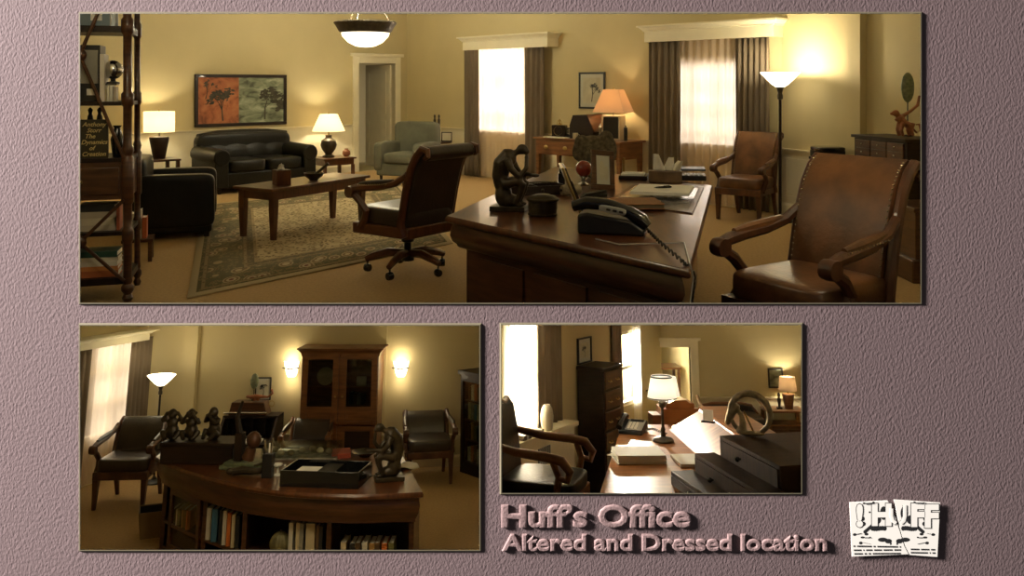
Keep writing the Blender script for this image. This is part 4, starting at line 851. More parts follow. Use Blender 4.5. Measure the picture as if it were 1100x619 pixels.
q = on_t(645, .52); solo('glass_figurine', 'small clear figurine beside tan-shaded lamp', 'ornament', MB().lathe([(.03, 0), (.035, .02), (.015, .05), (.025, .10), (.015, .15), (.03, .19), (.01, .23), (.004, .25)], 14), MAT['chrome'], U, q)
q = on_t(672, .42); solo('radio_handset', 'small black upright device right of block lamp', 'device', MB().box(-.025, .025, -.03, .03, 0, .2).box(-.01, .01, -.01, .01, .2, .23), MAT['black'], U, q, bevel=.006)
# low dark bench drawers right of the writing table
p = U.at(672, 205); t = thing('low_chest', 'low dark drawer chest between writing table and big desk', 'chest', U, (p.x, p.y+.2, 0), wW.ang); part('body', MB().box(-.35, .35, -.25, .25, .04, .62), MAT['wooddark'], t, bevel=.006)
for i in range(3): d = part('drawer', MB().box(-.32, .32, -.265, -.25, .07+i*.18, .23+i*.18), MAT['wood'], t, bevel=.003); part('knob', MB().ell((0, -.275, .15+i*.18), .015), MAT['brass'], d)
for sx in (-.3, .3):
    for sy in (-.2, .2): part('foot', MB().box(sx-.03, sx+.03, sy-.03, sy+.03, 0, .04), MAT['wooddark'], t)
# ---- far brown armchair and torch lamp
p = U.at(800, 233); armchair('brown leather armchair beside torch floor lamp in upper view', U, (p.x, p.y-.10, 0), R(-38), 1.0, 'leatherbrn')
p = U.at(838, 238); torchiere('tall torch floor lamp with glowing bowl beside far brown armchair', U, (p.x, p.y, 0), 1.84, 58, 1.02)
# ---- near brown armchair (cut by the sill of the opening)
p = U.aty(904, 250, 4.8); armchair('large brown leather armchair in right foreground of upper view', U, (p.x-.17, p.y, 0), R(-56), 1.17, 'leatherbrn', clips=[LEDGE], H=1.08)
# ---- black hat-like box and cabinets at right
p = wE.pt(wE.hit(889, 168, .25)[0], .25); zb = wE.hit(889, 169, .25)[1]
t = thing('small_stand', 'slim dark stand under the black lidded box', 'table', U, (p.x, p.y, 0)); part('top', MB().box(-.17, .17, -.15, .15, zb-.03, zb), MAT['wooddark'], t); 
for sx in (-.13, .13):
    for sy in (-.11, .11): part('leg', MB().box(sx-.018, sx+.018, sy-.018, sy+.018, 0, zb-.03), MAT['wooddark'], t)
t = thing('black_box', 'black lidded box on stand behind the large armchair', 'box', U, (p.x, p.y, zb+.001)); part('case', MB().box(-.16, .16, -.14, .14, 0, .085), MAT['black'], t, bevel=.01); part('lid', MB().cush((0, 0, .10), (.35, .30, .06), .4), MAT['blackgloss'], t)
p = U.at(958, 277); ca = R(-78); t = thing('spice_cabinet', 'dark cabinet with rows of small drawers at right edge', 'cabinet', U, (p.x+.24, p.y+.42, 0), ca)
zc_ = U.aty(950, 149, p.y+.2).z
part('body', MB().box(-.42, .42, -.2, .20, .06, zc_-.02), MAT['wooddark'], t, bevel=.006); part('top', MB().box(-.44, .44, -.23, .21, zc_-.02, zc_+.01), MAT['wooddark'], t, bevel=.004); part('plinth', MB().box(-.44, .44, -.23, .21, 0, .07), MAT['wooddark'], t, bevel=.006)
for i in range(3):
    for j in range(3):
        d = part('drawer', MB().box(-.39+.26*i+.01, -.39+.26*(i+1)-.01, -.215, -.2, zc_-.04-.085*(j+1)+.005, zc_-.04-.085*j), MAT['wood'], t, bevel=.002); part('knob', MB().ell((-.26+.26*i, -.225, zc_-.08-.085*j), .01), MAT['chrome'], d)
for i in range(2): d = part('door', MB().box(-.39+.39*i+.01, -.39*(1-i)-.01 if i == 0 else .38, -.215, -.2, .10, zc_-.34), MAT['wood'], t, bevel=.003); part('knob', MB().ell((-.04+.08*i, -.225, .5), .012), MAT['brass'], d)
zc_ += .012
q = U.aty(972, 148, p.y+.3); t = thing('long_tailed_figurine', 'carved long-tailed monkey figurine on cabinet', 'statue', U, (q.x, q.y, zc_), R(8))
mb = MB(); mb.tube([(-.09, 0, .16), (-.06, 0, .2), (.0, 0, .14), (.06, 0, .1)], [.03, .035, .035, .04], 10).ell((-.10, 0, .24), (.04, .03, .035)).ell((-.14, 0, .235), (.025, .02, .018))
for x, sy in ((-.05, .02), (-.03, -.02), (.06, .02), (.08, -.02)): mb.tube([(x, sy, .14), (x-.02, sy, .07), (x, sy, .01)], [.024, .018, .016], 8)
mb.tube([(.07, 0, .1), (.13, 0, .04), (.17, 0, .06), (.16, 0, .13), (.12, 0, .12)], .012, 8).tube([(-.04, 0, .2), (.06, 0, .26), (.14, 0, .32), (.16, 0, .42)], [.022, .018, .018, .014], 8)
part('body', mb, MAT['terracotta'], t, remesh=.008)
q2 = U.aty(975, 147, p.y+.42); t = thing('oval_mask', 'mottled green oval mask on thin stand', 'ornament', U, (q2.x, q2.y, zc_)); part('mask', MB().ell((0, 0, .50), (.068, .028, .155), 16, 12), MAT['greenstone'], t); part('rod', MB().tube([(0, 0, 0), (0, 0, .36)], .006, 6), MAT['black'], t); part('foot', MB().lathe([(.05, 0), (.05, .012), (.01, .02)], 14), MAT['black'], t)
p = U.aty(987, 318, 7.15); t = thing('dark_pedestal', 'dark wooden cabinet corner at lower right edge of upper view', 'cabinet', U, (p.x+.17, p.y+.2, 0), R(0)); part('body', MB().box(-.2, .2, -.2, .3, .18, .62), MAT['wood'], t, bevel=.004); part('plinth', MB().box(-.24, .24, -.24, .34, 0, .20), MAT['wood'], t, bevel=.012); part('cap', MB().box(-.22, .22, -.22, .32, .60, .64), MAT['wood'], t, bevel=.006)

# ---- rug
m, n, l, b = nt('rugpat'); MAT['rugpat'] = m; b.inputs['Roughness'].default_value = .95
uvn = n.new('ShaderNodeUVMap'); sep = n.new('ShaderNodeSeparateXYZ'); l.new(uvn.outputs[0], sep.inputs[0])
def mth(op, a_, b_=None, c_=None):
    x = n.new('ShaderNodeMath'); x.operation = op
    for i, q in enumerate((a_, b_, c_)):
        if q is None: continue
        if isinstance(q, (int, float)): x.inputs[i].default_value = q
        else: l.new(q, x.inputs[i])
    return x.outputs[0]
ax = mth('MULTIPLY', mth('MINIMUM', sep.outputs[0], mth('SUBTRACT', 1, sep.outputs[0])), 3.9); ay = mth('MULTIPLY', mth('MINIMUM', sep.outputs[1], mth('SUBTRACT', 1, sep.outputs[1])), 5.0)
ed = mth('MINIMUM', ax, ay)
rp = n.new('ShaderNodeValToRGB'); rp.color_ramp.interpolation = 'CONSTANT'; e = rp.color_ramp.elements
ring = [(0, (.33, .25, .12)), (.09, (.10, .085, .035)), (.14, (.26, .19, .09)), (.18, (.115, .10, .045)), (.66, (.27, .20, .10)), (.70, (.12, .095, .045)), (.80, (.30, .22, .11)), (.84, (.46, .37, .21))]
e[0].position = 0; e[0].color = (*ring[0][1], 1); e[1].position = ring[1][0]; e[1].color = (*ring[1][1], 1)
for q, c in ring[2:]: x = e.new(q); x.color = (*c, 1)
l.new(ed, rp.inputs[0])
mp = n.new('ShaderNodeMapping'); mp.inputs['Scale'].default_value = (15, 19, 1); l.new(uvn.outputs[0], mp.inputs[0])
vo = n.new('ShaderNodeTexVoronoi'); vo.inputs['Scale'].default_value = 1.0; l.new(mp.outputs[0], vo.inputs[0])
vo2 = n.new('ShaderNodeTexVoronoi'); vo2.inputs['Scale'].default_value = 4.2; l.new(mp.outputs[0], vo2.inputs[0])
r2 = n.new('ShaderNodeValToRGB'); r2.color_ramp.interpolation = 'CONSTANT'; e = r2.color_ramp.elements
e[0].position = 0; e[0].color = (.16, .05, .03, 1); e[1].position = .12; e[1].color = (.42, .34, .20, 1)
for q, c in ((.24, (.19, .13, .06)), (.34, (.36, .28, .15)), (.42, (.14, .12, .055)), (.5, (.0, 0, 0))): x = e.new(q); x.color = (*c, 1)
l.new(vo.outputs[0], r2.inputs[0]); big = mth('LESS_THAN', vo.outputs[0], .46)
r3 = n.new('ShaderNodeValToRGB'); r3.color_ramp.interpolation = 'CONSTANT'; e = r3.color_ramp.elements; e[0].color = (.13, .075, .035, 1); e[1].position = .22; e[1].color = (.22, .17, .075, 1)
l.new(vo2.outputs[0], r3.inputs[0]); small = mth('LESS_THAN', vo2.outputs[0], .42)
mx = n.new('ShaderNodeMixRGB'); l.new(small, mx.inputs[0]); l.new(rp.outputs[0], mx.inputs[1]); l.new(r3.outputs[0], mx.inputs[2])
wide = mth('MULTIPLY', mth('GREATER_THAN', ed, .2), mth('LESS_THAN', ed, .64)); fac = mth('MULTIPLY', big, mth('MAXIMUM', wide, mth('MULTIPLY', mth('GREATER_THAN', ed, .86), .45)))
mx2 = n.new('ShaderNodeMixRGB'); l.new(fac, mx2.inputs[0]); l.new(mx.outputs[0], mx2.inputs[1]); l.new(r2.outputs[0], mx2.inputs[2]); 
edge = mth('LESS_THAN', ed, .09); mx3 = n.new('ShaderNodeMixRGB'); l.new(edge, mx3.inputs[0]); l.new(mx2.outputs[0], mx3.inputs[1]); mx3.inputs[2].default_value = (.46, .37, .21, 1); l.new(mx3.outputs[0], b.inputs['Base Color'])
qn, qf, qr = U.at(201, 321.5), U.at(219, 221), U.at(487, 262); q4 = U.at(430, 200)
cor = [qn, qr, q4, qf]
mb = MB().grid(lambda u, v: tuple((cor[0]*(1-u)+cor[1]*u)*(1-v)+(cor[3]*(1-u)+cor[2]*u)*v+Vector((0, 0, .003))), 8, 8)
o = solo('oriental_rug', 'olive and gold oriental rug with floral border', 'rug', mb, MAT['rugpat'], U, (0, 0, 0)); me = o.data
uvl = me.uv_layers.new(name='UVMap')
for lp in me.loops: i = lp.vertex_index; uvl.data[lp.index].uv = ((i % 9)/8, (i//9)/8)
sm = o.modifiers.new('solid', 'SOLIDIFY'); sm.thickness = .014; sm.offset = 1

# two added fill lights by the near side walls, brightening desk and armchair; no fixtures
lamp('POINT', 'near_fill_light', (2.05, 4.3, 2.45), 25, (1, .86, .6), .12); lamp('POINT', 'near_fill_light', (-2.25, 4.7, 2.6), 23, (1, .86, .6), .12)
# ---- big desk of the upper view with everything on it
zd = .82; A_, B_, C_ = U.at(478, 232, zd), U.at(742, 291, zd), U.at(766, 199, zd); D_ = A_+(C_-B_)
quad = [A_, B_, C_, D_]; qc = (A_+B_+C_+D_)/4
def inset(q, d, z):
    out = []; n_ = len(q)
    for i in range(n_):
        p, a, c = q[i], q[i-1], q[(i+1) % n_]; e1 = (p-a).normalized(); e2 = (c-p).normalized(); n1 = Vector((-e1.y, e1.x, 0)); n2 = Vector((-e2.y, e2.x, 0))
        b = (n1+n2).normalized(); k = d/max(.2, b.dot(n1)); out.append((p.x+b.x*k, p.y+b.y*k, z))
    return out
t = thing('executive_desk', 'large dark wood executive desk with moulded edge in upper view', 'desk', U, (0, 0, 0))
K = dict(clips=[LEDGE]); WD = MAT['woodx']
part('desktop', MB().loft([inset(quad, d, z) for d, z in ((.03, zd-.05), (.012, zd-.045), (0, zd-.03), (.0, zd-.015), (.012, zd))]), WD, t, **K)
part('apron', MB().loft([inset(quad, d, z) for d, z in ((.09, zd-.215), (.075, zd-.205), (.07, zd-.19), (.045, zd-.17), (.03, zd-.13), (.035, zd-.09), (.05, zd-.05))]), MAT['wood'], t, **K)
part('pedestal', MB().loft([inset(quad, .13, 0), inset(quad, .13, zd-.21)]), MAT['wood'], t, **K)
e1 = (B_-A_).normalized(); ab = (B_-A_).length
for i in range(3):
    s0, s1 = .22+i*(ab-.4)/3, .12+(i+1)*(ab-.4)/3; nn = Vector((-e1.y, e1.x, 0)); mb = MB()
    o0 = A_+e1*s0+nn*.115; o1 = A_+e1*s1+nn*.115
    mb.add([(o0.x, o0.y, .1), (o1.x, o1.y, .1), (o1.x, o1.y, zd-.26), (o0.x, o0.y, zd-.26)]+[(o.x+nn.x*.02, o.y+nn.y*.02, z) for o, z in ((o0, .1), (o1, .1), (o1, zd-.26), (o0, zd-.26))], [(0, 1, 2, 3), (0, 4, 5, 1), (1, 5, 6, 2), (2, 6, 7, 3), (3, 7, 4, 0), (4, 7, 6, 5)]); part('side_panel', mb, MAT['wood'], t, smooth=False, **K)
dz = zd+.001
def on(px, py): return U.at(px, py, dz)
p = on(549, 226); bent_figure('dark bronze hunched seated figure on near desk edge', U, p, R(-12), .68)
p = on(583, 231); t = thing('lidded_pot', 'round dark metal lidded pot beside hunched bronze figure', 'pot', U, p); part('pot', MB().lathe([(.09, 0), (.1, .006), (.1, .012), (.094, .016), (.098, .05), (.096, .088), (.10, .092), (.10, .098)], 28), MAT['potmetal'], t); part('lid', MB().lathe([(.108, .099), (.11, .104), (.108, .112), (.098, .114), (.085, .126), (.05, .138), (.02, .142)], 28), MAT['potmetal'], t); part('knob', MB().ell((0, 0, .162), (.012, .012, .014)), MAT['potmetal'], t)
p = on(576, 207); t = thing('letter_tray', 'low dark open letter tray behind the lidded pot', 'tray', U, p, R(20)); part('tray', MB().box(-.2, .2, -.15, .15, 0, .01).box(-.2, .2, -.15, -.14, .01, .07).box(-.2, .2, .14, .15, .01, .07).box(-.2, -.19, -.14, .14, .01, .07).box(.19, .2, -.14, .14, .01, .07), MAT['wooddark'], t); part('divider', MB().box(-.02, -.01, -.14, .14, .01, .06), MAT['wooddark'], t)
solo('letter_opener', 'silver letter opener lying across dark tray', 'letter opener', MB().box(-.16, .1, -.008, .008, .0, .005).box(.1, .18, -.012, .012, -.002, .008), MAT['chrome'], U, (p.x+.02, p.y, dz+.075), R(35))
p = on(603, 198); solo('ink_bottle', 'small black square bottle behind letter tray', 'bottle', MB().box(-.03, .03, -.03, .03, 0, .1).box(-.018, .018, -.018, .018, .1, .14), MAT['blackgloss'], U, p, bevel=.006)
p = on(622, 236); lean = Matrix.Rotation(R(-22), 4, 'Y')
t = thing('picture_stand', 'gilt-edged picture frame seen edge-on beside telephone', 'picture frame', U, (p.x+.03, p.y, dz+.012), R(0), pre=lean); part('edge', MB().box(-.018, .0, -.16, .16, 0, .37), MAT['brass'], t, bevel=.003); part('backing', MB().box(.0, .012, -.15, .15, .01, .36), MAT['wooddark'], t)
part('easel_leg', MB().box(.012, .02, -.02, .02, .03, .25), MAT['black'], t)
p = on(614, 212); t = thing('tape_roll', 'small grey stone roller lying on the desk', 'ornament', U, (p.x, p.y+.1, dz+.046), R(25)); part('barrel', MB().lathe([(0, -.08), (.035, -.08), (.045, -.04), (.045, .04), (.035, .08), (0, .08)], 18, m=Matrix.Rotation(R(90), 4, 'Y'), cap=False), MAT['stone'], t); part('pin', MB().tube([(-.1, 0, 0), (.1, 0, 0)], .01, 8), MAT['wooddark'], t)
p = on(627, 199); t = thing('red_ball_ornament', 'shiny red ball on metal foot behind the desk photo', 'ornament', U, p); part('foot', MB().lathe([(.05, 0), (.055, .01), (.02, .03), (.02, .06), (.04, .08)], 18), MAT['chrome'], t); part('ball', MB().ell((0, 0, .145), .072, 18, 12), MAT['redlac'], t)
p = on(648, 204); t = thing('desk_photo', 'reddish wooden photo frame facing right on desk', 'picture frame', U, (p.x, p.y, dz), R(26), pre=Matrix.Rotation(R(-14), 4, 'X'))
w_, h_ = .11, .33; part('frame', MB().box(-w_, w_, -.012, .012, 0, .045).box(-w_, w_, -.012, .012, h_-.045, h_).box(-w_, -w_+.045, -.012, .012, .045, h_-.045).box(w_-.045, w_, -.012, .012, .045, h_-.045), MAT['wood'], t, bevel=.004); part('photo', MB().box(-w_+.04, w_-.04, -.004, .004, .04, h_-.04), MAT['matboard'], t, smooth=False); part('photo_figures', MB().ell((-.01, -.006, .16), (.03, .002, .08)).ell((.03, -.006, .14), (.022, .002, .06)), MAT['inkart'], t); part('easel_leg', MB().box(-.02, .02, .012, .02, 0, .22), MAT['black'], t)
p = on(640, 193); t = thing('furry_animal', 'shaggy dark animal figure behind the desk photo', 'statue', U, (p.x, p.y+.15, dz))
mb = MB().ell((0, 0, .16), (.15, .10, .17)).ell((-.02, 0, .30), (.13, .09, .10)).ell((.11, 0, .36), (.075, .07, .085)).ell((-.12, -.01, .34), (.07, .06, .065)).ell((-.16, -.02, .25), (.05, .05, .09)).ell((.16, -.03, .26), (.05, .05, .12)).tube([(-.05, -.08, .3), (-.09, -.12, .2), (-.04, -.13, .1)], [.04, .035, .03], 8); part('body', mb, MAT['fur'], t, remesh=.015)
p = on(638, 213); solo('stapler', 'slim black stapler in front of the desk photo', 'stapler', MB().box(-.13, .13, -.02, .02, 0, .025).prism([(-.13, .025), (.13, .03), (.12, .055), (-.1, .045)], -.018, .018, 'y'), MAT['black'], U, (p.x, p.y, dz), R(40), bevel=.005)
# blotter, striped book, pad
u2 = (C_-B_).normalized(); ra = math.atan2(u2.y, u2.x)
q = [U.at(652, 218, dz), U.at(744, 230, dz), U.at(756, 202, dz), U.at(680, 199, dz)]; ctr = (q[0]+q[1]+q[2]+q[3])/4
t = thing('desk_blotter', 'leather-framed glossy desk blotter under pad and striped book', 'blotter', U, (0, 0, 0))
part('board', MB().loft([[tuple(v) for v in q], [(v.x, v.y, dz+.008) for v in q]]), MAT['redlac'] if 0 else MAT['woodchair'], t, smooth=False); qi = [ctr+(v-ctr)*.88 for v in q]; part('sheet', MB().loft([[(v.x, v.y, dz+.008) for v in qi], [(v.x, v.y, dz+.0095) for v in qi]]), MAT['glossgrey'] if 'glossgrey' in MAT else mat('glossgrey', (.30, .28, .27), .12, var=.1), t, smooth=False)
zb_ = dz+.0105; p = U.at(684, 222, zb_); t = thing('striped_book', 'woven brown and rust striped journal on blotter', 'book', U, (p.x, p.y, zb_), R(3)); part('cover', MB().box(-.16, .17, -.14, .2, 0, .005).box(-.16, .17, -.14, .2, .032, .037), MAT['kilim'], t, bevel=.002); part('pages', MB().box(-.155, .165, -.132, .19, .005, .032), MAT['cork'], t, smooth=False)
mat('stripe', (.20, .12, .045), .9)
for i in range(6): part('stripe', MB().box(-.16, .17, -.11+i*.05, -.09+i*.05, .037, .0378), MAT['stripe'], t, smooth=False)
p = U.at(712, 207, zb_+.04); t = thing('writing_pad', 'white writing pad on the blotter with black pen', 'notepad', U, (p.x+.02, p.y+.1, zb_+.038), R(-16)); 
for i in range(4): part('sheet', MB().box(-.215, .215, -.25, .25, i*.006, i*.006+.005, Matrix.Rotation(R(random.uniform(-2.5, 2.5)), 4, 'Z')), MAT['paper'], t, smooth=False)
solo('fountain_pen', 'black pen lying on the white writing pad', 'pen', MB().lathe([(.001, -.085), (.006, -.06), (.009, 0), (.009, .06), (.006, .07)], 10, m=Matrix.Rotation(R(90), 4, 'Y')).box(.0, .055, -.002, .002, .008, .012), MAT['blackgloss'], U, (p.x+.02, p.y+.08, zb_+.072), R(22))
p = on(718, 198); t = thing('tissue_holder', 'marbled brown tissue box with white tissues on desk', 'tissue box', U, (p.x, p.y+.16, dz), R(-8)); part('case', MB().box(-.145, .145, -.08, .08, 0, .105), MAT['marble'], t, bevel=.006)
for k_, (x, a_) in enumerate(((-.05, -.25), (.03, .2), (.08, .5))): part('tissue', MB().grid(lambda u, v: (x+(u-.5)*.11*(1-.6*v)+a_*.12*v, .02*math.sin(u*6+k_)+.01*k_, .10+(.15-.03*k_)*v), 8, 6), MAT['paper'], t, solid=.003)
p = on(684, 194); t = thing('card_tray', 'dark shallow tray holding cream cards on the desk', 'tray', U, (p.x, p.y+.18, dz), R(-12)); part('tray', MB().box(-.13, .13, -.14, .14, 0, .035), MAT['wooddark'], t, bevel=.006); part('card', MB().box(-.11, .10, -.11, .11, .035, .05), MAT['paper'], t, smooth=False)
part('pen_holder', MB().tube([(-.1, .1, .03), (-.1, .1, .18)], .012, 8), MAT['brass'], t)
p = on(752, 193); t = thing('calculator', 'black desk calculator at far right desk corner', 'calculator', U, (p.x-.06, p.y+.0, dz), R(-10)); part('case', MB().box(-.11, .11, -.1, .16, 0, .045), MAT['black'], t, bevel=.005)
for i in range(4):
    for j in range(3): part('key', MB().box(-.08+i*.045, -.05+i*.045, -.07+j*.05, -.035+j*.05, .045, .052), MAT['greyplastic'], t, smooth=False)
mat('bluefolder', (.05, .07, .11), .4); p = on(752, 187); solo('blue_folder', 'dark blue folder behind the calculator', 'folder', MB().box(-.17, .17, -.14, .14, 0, .02), MAT['bluefolder'], U, (p.x-.03, p.y+.42, dz), R(-10), bevel=.003)
# telephone
p = on(660, 252); t = thing('desk_telephone', 'black desk telephone with grey key strip in foreground', 'telephone', U, (p.x+.0, p.y+.08, dz), R(-14), 1.14)
part('base', MB().prism([(-.17, 0), (.17, 0), (.17, .03), (.10, .075), (-.12, .11), (-.17, .10)], -.10, .12, 'y'), MAT['black'], t, bevel=.012)
part('handset', MB().tube([(-.20, -.05, .135), (-.13, -.05, .155), (-.02, -.05, .15), (.09, -.05, .115), (.155, -.05, .075), (.185, -.05, .045)], [.035, .042, .038, .04, .045, .03], 12, flat=.8), MAT['blackgloss'], t)
kp = part('key_strip', MB().cush((-.01, -.093, .128), (.14, .018, .036), .5, Matrix.Rotation(R(9), 4, 'Y')), MAT['greyplastic'], t)
for i in range(3): part('key', MB().cush((-.03+i*.033, -.104, .128), (.022, .008, .012), .5, Matrix.Rotation(R(9), 4, 'Y')), MAT['black'], kp)
coil = []
P0 = Vector((p.x+.19, p.y-.0, dz+.03)); P1 = Vector((B_.x-.02, B_.y+.10, dz+.025)); P2 = Vector((B_.x+.05, B_.y+.14, zd-.05)); P3 = Vector((B_.x+.035, B_.y+.14, ledge_z(B_.y+.14)+.02))
ctrl = [P0, P0*.6+P1*.4+Vector((0, 0, -.006)), P1, P2, P3]
for i in range(4):
    for k_ in range(30):
        f = k_/30; c = ctrl[i]*(1-f)+ctrl[i+1]*f; a_ = (i*30+k_)*1.25; coil.append(c+Vector((0, .010*math.cos(a_), .010*math.sin(a_))))
solo('coiled_cord', 'coiled black handset cord hanging over the desk corner', 'cord', MB().tube(coil, .0055, 6), MAT['black'], U, (0, 0, 0))
q0 = on(640, 258); pts = [Vector((q0.x, q0.y, dz+.006)), on(665, 264)+Vector((0, 0, .006)), on(700, 263)+Vector((0, 0, .006)), on(735, 262)+Vector((0, 0, .006)), Vector((B_.x+.015, B_.y+.09, zd+.01)), Vector((B_.x+.03, B_.y+.08, zd-.05)), Vector((B_.x+.01, B_.y+.06, ledge_z(B_.y+.06)+.02))]
solo('grey_cable', 'thin grey telephone cable trailing along the desk', 'cable', MB().tube(pts, .004, 6), MAT['greyplastic'], U, (0, 0, 0))
# ================================================================== lower left view
V = R2
z2 = .86
fr = [(166, 491), (176, 497), (200, 506), (230, 515), (262, 522.5), (300, 528), (340, 531), (380, 532), (420, 531), (455, 529)]
front = [V.at(a, c, z2) for a, c in fr]; bk = [V.at(430, 483, z2), V.at(232, 481, z2), V.at(176, 483, z2)]
loop = front+bk
def shrink(lp, d, z):
    c = sum((v for v in lp), Vector())/len(lp); out = []
    n_ = len(lp)
    for i in range(n_):
        p, a, b_ = lp[i], lp[i-1], lp[(i+1) % n_]; e1 = (p-a).normalized(); e2 = (b_-p).normalized(); q = Vector((-(e1.y+e2.y), e1.x+e2.x, 0)).normalized(); out.append((p.x+q.x*d, p.y+q.y*d, z))
    return out
t = thing('bow_front_desk', 'bow-fronted dark desk with open bookshelves in lower left view', 'desk', V, (0, 0, 0))
part('desktop', MB().loft([shrink(loop, d, z) for d, z in ((.03, z2-.05), (.005, z2-.04), (0, z2-.02), (.012, z2))]), MAT['woodx'], t)
part('apron', MB().loft([shrink(loop, d, z) for d, z in ((.10, z2-.25), (.08, z2-.24), (.08, z2-.22), (.05, z2-.17), (.035, z2-.11), (.05, z2-.05))]), MAT['wood'], t)
def fp(px, ins=.12):                      # point on the inset front curve by pixel column
    best = None
    F2 = shrink(loop, ins, 0)[:len(front)]
    for a, c in zip(F2, F2[1:]):
        for k in range(21):
            f = k/20; x = a[0]+(c[0]-a[0])*f; y = a[1]+(c[1]-a[1])*f; wp = V.M @ Vector((x, y, .4)); e = abs(PX+wp.x/wp.y*F-px)
            if best is None or e < best[0]: best = (e, x, y)
    return Vector((best[1], best[2], 0))
zbk = z2-.25
zs = V.at(240, 587, 0); pf = fp(240); 
def z_at(px, py, y): return V.aty(px, py, y).z
zs = z_at(240, 586, pf.y)
ins = shrink(loop, .12, 0); backy = .42
for nm, px in (('side_panel', 172), ('divider', 219), ('divider', 262), ('divider', 352), ('side_panel', 444)):
    q = fp(px); part(nm, MB().box(q.x-.02, q.x+.02, q.y, q.y+backy, 0, zbk), MAT['wood'], t)
F2 = [Vector(v) for v in ins[:len(front)]]
shelf = [(v.x, v.y) for v in F2]+[(v.x, v.y+backy) for v in reversed(F2)]; dv_ = fp(352); F3 = [v for v in F2 if v.x < dv_.x]+[dv_]; sh3 = [(v.x, v.y) for v in F3]+[(v.x, v.y+backy) for v in reversed(F3)]
part('shelf_board', MB().prism(sh3, zs-.03, zs-.001), MAT['wood'], t, smooth=False); part('bottom_board', MB().prism(shelf, .0, .06), MAT['wood'], t, smooth=False)
mb = MB()
for a, c in zip(F2, F2[1:]): mb.add([(a.x, a.y+backy, 0), (c.x, c.y+backy, 0), (c.x, c.y+backy, zbk), (a.x, a.y+backy, zbk)], [(0, 1, 2, 3)])
part('back_panel', mb, MAT['wooddark'], t, solid=.02, smooth=False)
# glazed door of the left bay
a, c = fp(183), fp(215); d_ = (c-a); ln = d_.length; an = math.atan2(d_.y, d_.x); dm = Matrix.Translation((a.x, a.y, 0)) @ Matrix.Rotation(an, 4, 'Z')
dd = part('door', MB().box(0, ln, -.012, .012, .07, .12, dm).box(0, ln, -.012, .012, zbk-.06, zbk-.01, dm).box(0, .05, -.012, .012, .12, zbk-.06, dm).box(ln-.05, ln, -.012, .012, .12, zbk-.06, dm), MAT['wood'], t); part('glass_pane', MB().box(.05, ln-.05, -.002, .002, .12, zbk-.06, dm), MAT['caseglass'], dd, smooth=False)
cv = {'white': (.62, .60, .52), 'blue': (.05, .16, .27), 'black': (.02, .02, .02), 'orange': (.55, .15, .03), 'cream': (.55, .47, .3), 'tan': (.42, .24, .08), 'brown': (.12, .07, .03), 'grey': (.25, .24, .2), 'olive': (.16, .16, .05)}
def desk_book(px, wpx, col, top, label, zb=None, dy=.0):
    q = fp(px); zb = zs if zb is None else zb; y = q.y+.13+dy; zt_ = z_at(px, top, y-.1); ppm = V.ppm((q.x, y, zb)); k = (PX-px)/F
    book(label, V, (q.x-(.13+dy)*k*1.0, y, zb+.001), 0, wpx/ppm*.93, min(max(.12, zt_-zb), zbk-zb-.012), .2, cv[col])
for px, wp, col, top, lb in ((228, 5.5, 'white', 546, 'tall white book at left end of open desk bay'), (235, 6.5, 'blue', 547, 'thick blue-spined book in open desk bay'), (241, 3.2, 'black', 548, 'thin black book right of the blue-spined one'), (245.3, 4.5, 'white', 549, 'white book left of orange book'), (250, 4.4, 'orange', 551, 'orange-spined book in open desk bay'), (254.5, 4, 'cream', 553, 'cream book right of orange book'), (258.8, 4, 'black', 554, 'black book at right end of open desk bay')): desk_book(px, wp, col, top, lb)
for px, wp, col, top, lb in ((316, 4.8, 'white', 562, 'white book right beside the striped gourd'), (322, 4.4, 'cream', 562, 'second book from the striped gourd, cream'), (327.2, 4.6, 'grey', 563, 'grey book third from the striped gourd'), (335.5, 10, 'cream', 563, 'thick cream book fourth from gourd'), (343, 3.4, 'brown', 565, 'thin brown book left of black book by desk divider'), (347, 3.6, 'black', 566, 'black book next to the desk divider')): desk_book(px, wp, col, top, lb)
for px, wp, col, top, lb in ((372, 6, 'cream', 583, 'cream book leftmost in low right desk bay'), (380, 6, 'black', 584, 'black book second in low right desk bay'), (387, 5.5, 'brown', 583.5, 'brown book third in low right desk bay'), (393.5, 6, 'white', 583, 'white book in middle of low right desk bay'), (401, 6, 'tan', 584, 'tan book fifth in low right desk bay'), (408, 6, 'brown', 583, 'brown book sixth in low right desk bay'), (415, 6, 'orange', 584, 'rust book seventh in low right desk bay'), (422, 6, 'olive', 583.5, 'olive book rightmost in low right desk bay')): desk_book(px, wp, col, top, lb, .062)
for px, col, top, lb in ((196, 'cream', 547, 'cream book behind glazed desk door'), (201.5, 'tan', 548, 'tan book behind glazed desk door'), (207, 'orange', 549, 'orange book behind glazed desk door'), (190, 'olive', 556, 'olive book behind glazed desk door')): desk_book(px, 4.6, col, top, lb, dy=.06)
q = fp(303); rg = 10.5/V.ppm((q.x, q.y, zs)); t = thing('striped_gourd', 'round ribbed green gourd in open desk bay', 'gourd', V, (q.x-.03, q.y+.08, zs+.001))
def gourd(u, v): a_ = 2*PI*u; la = -PI/2+PI*v; r = rg*math.cos(la)*(1+.07*abs(math.sin(a_*6))); return (r*math.cos(a_), r*math.sin(a_), rg*1.15*(1+math.sin(la)))
part('body', MB().grid(gourd, 72, 16), MAT['gourd'], t); part('stem', MB().tube([(0, 0, rg*2.25), (.005, 0, rg*2.45)], .01, 8), MAT['cork'], t)
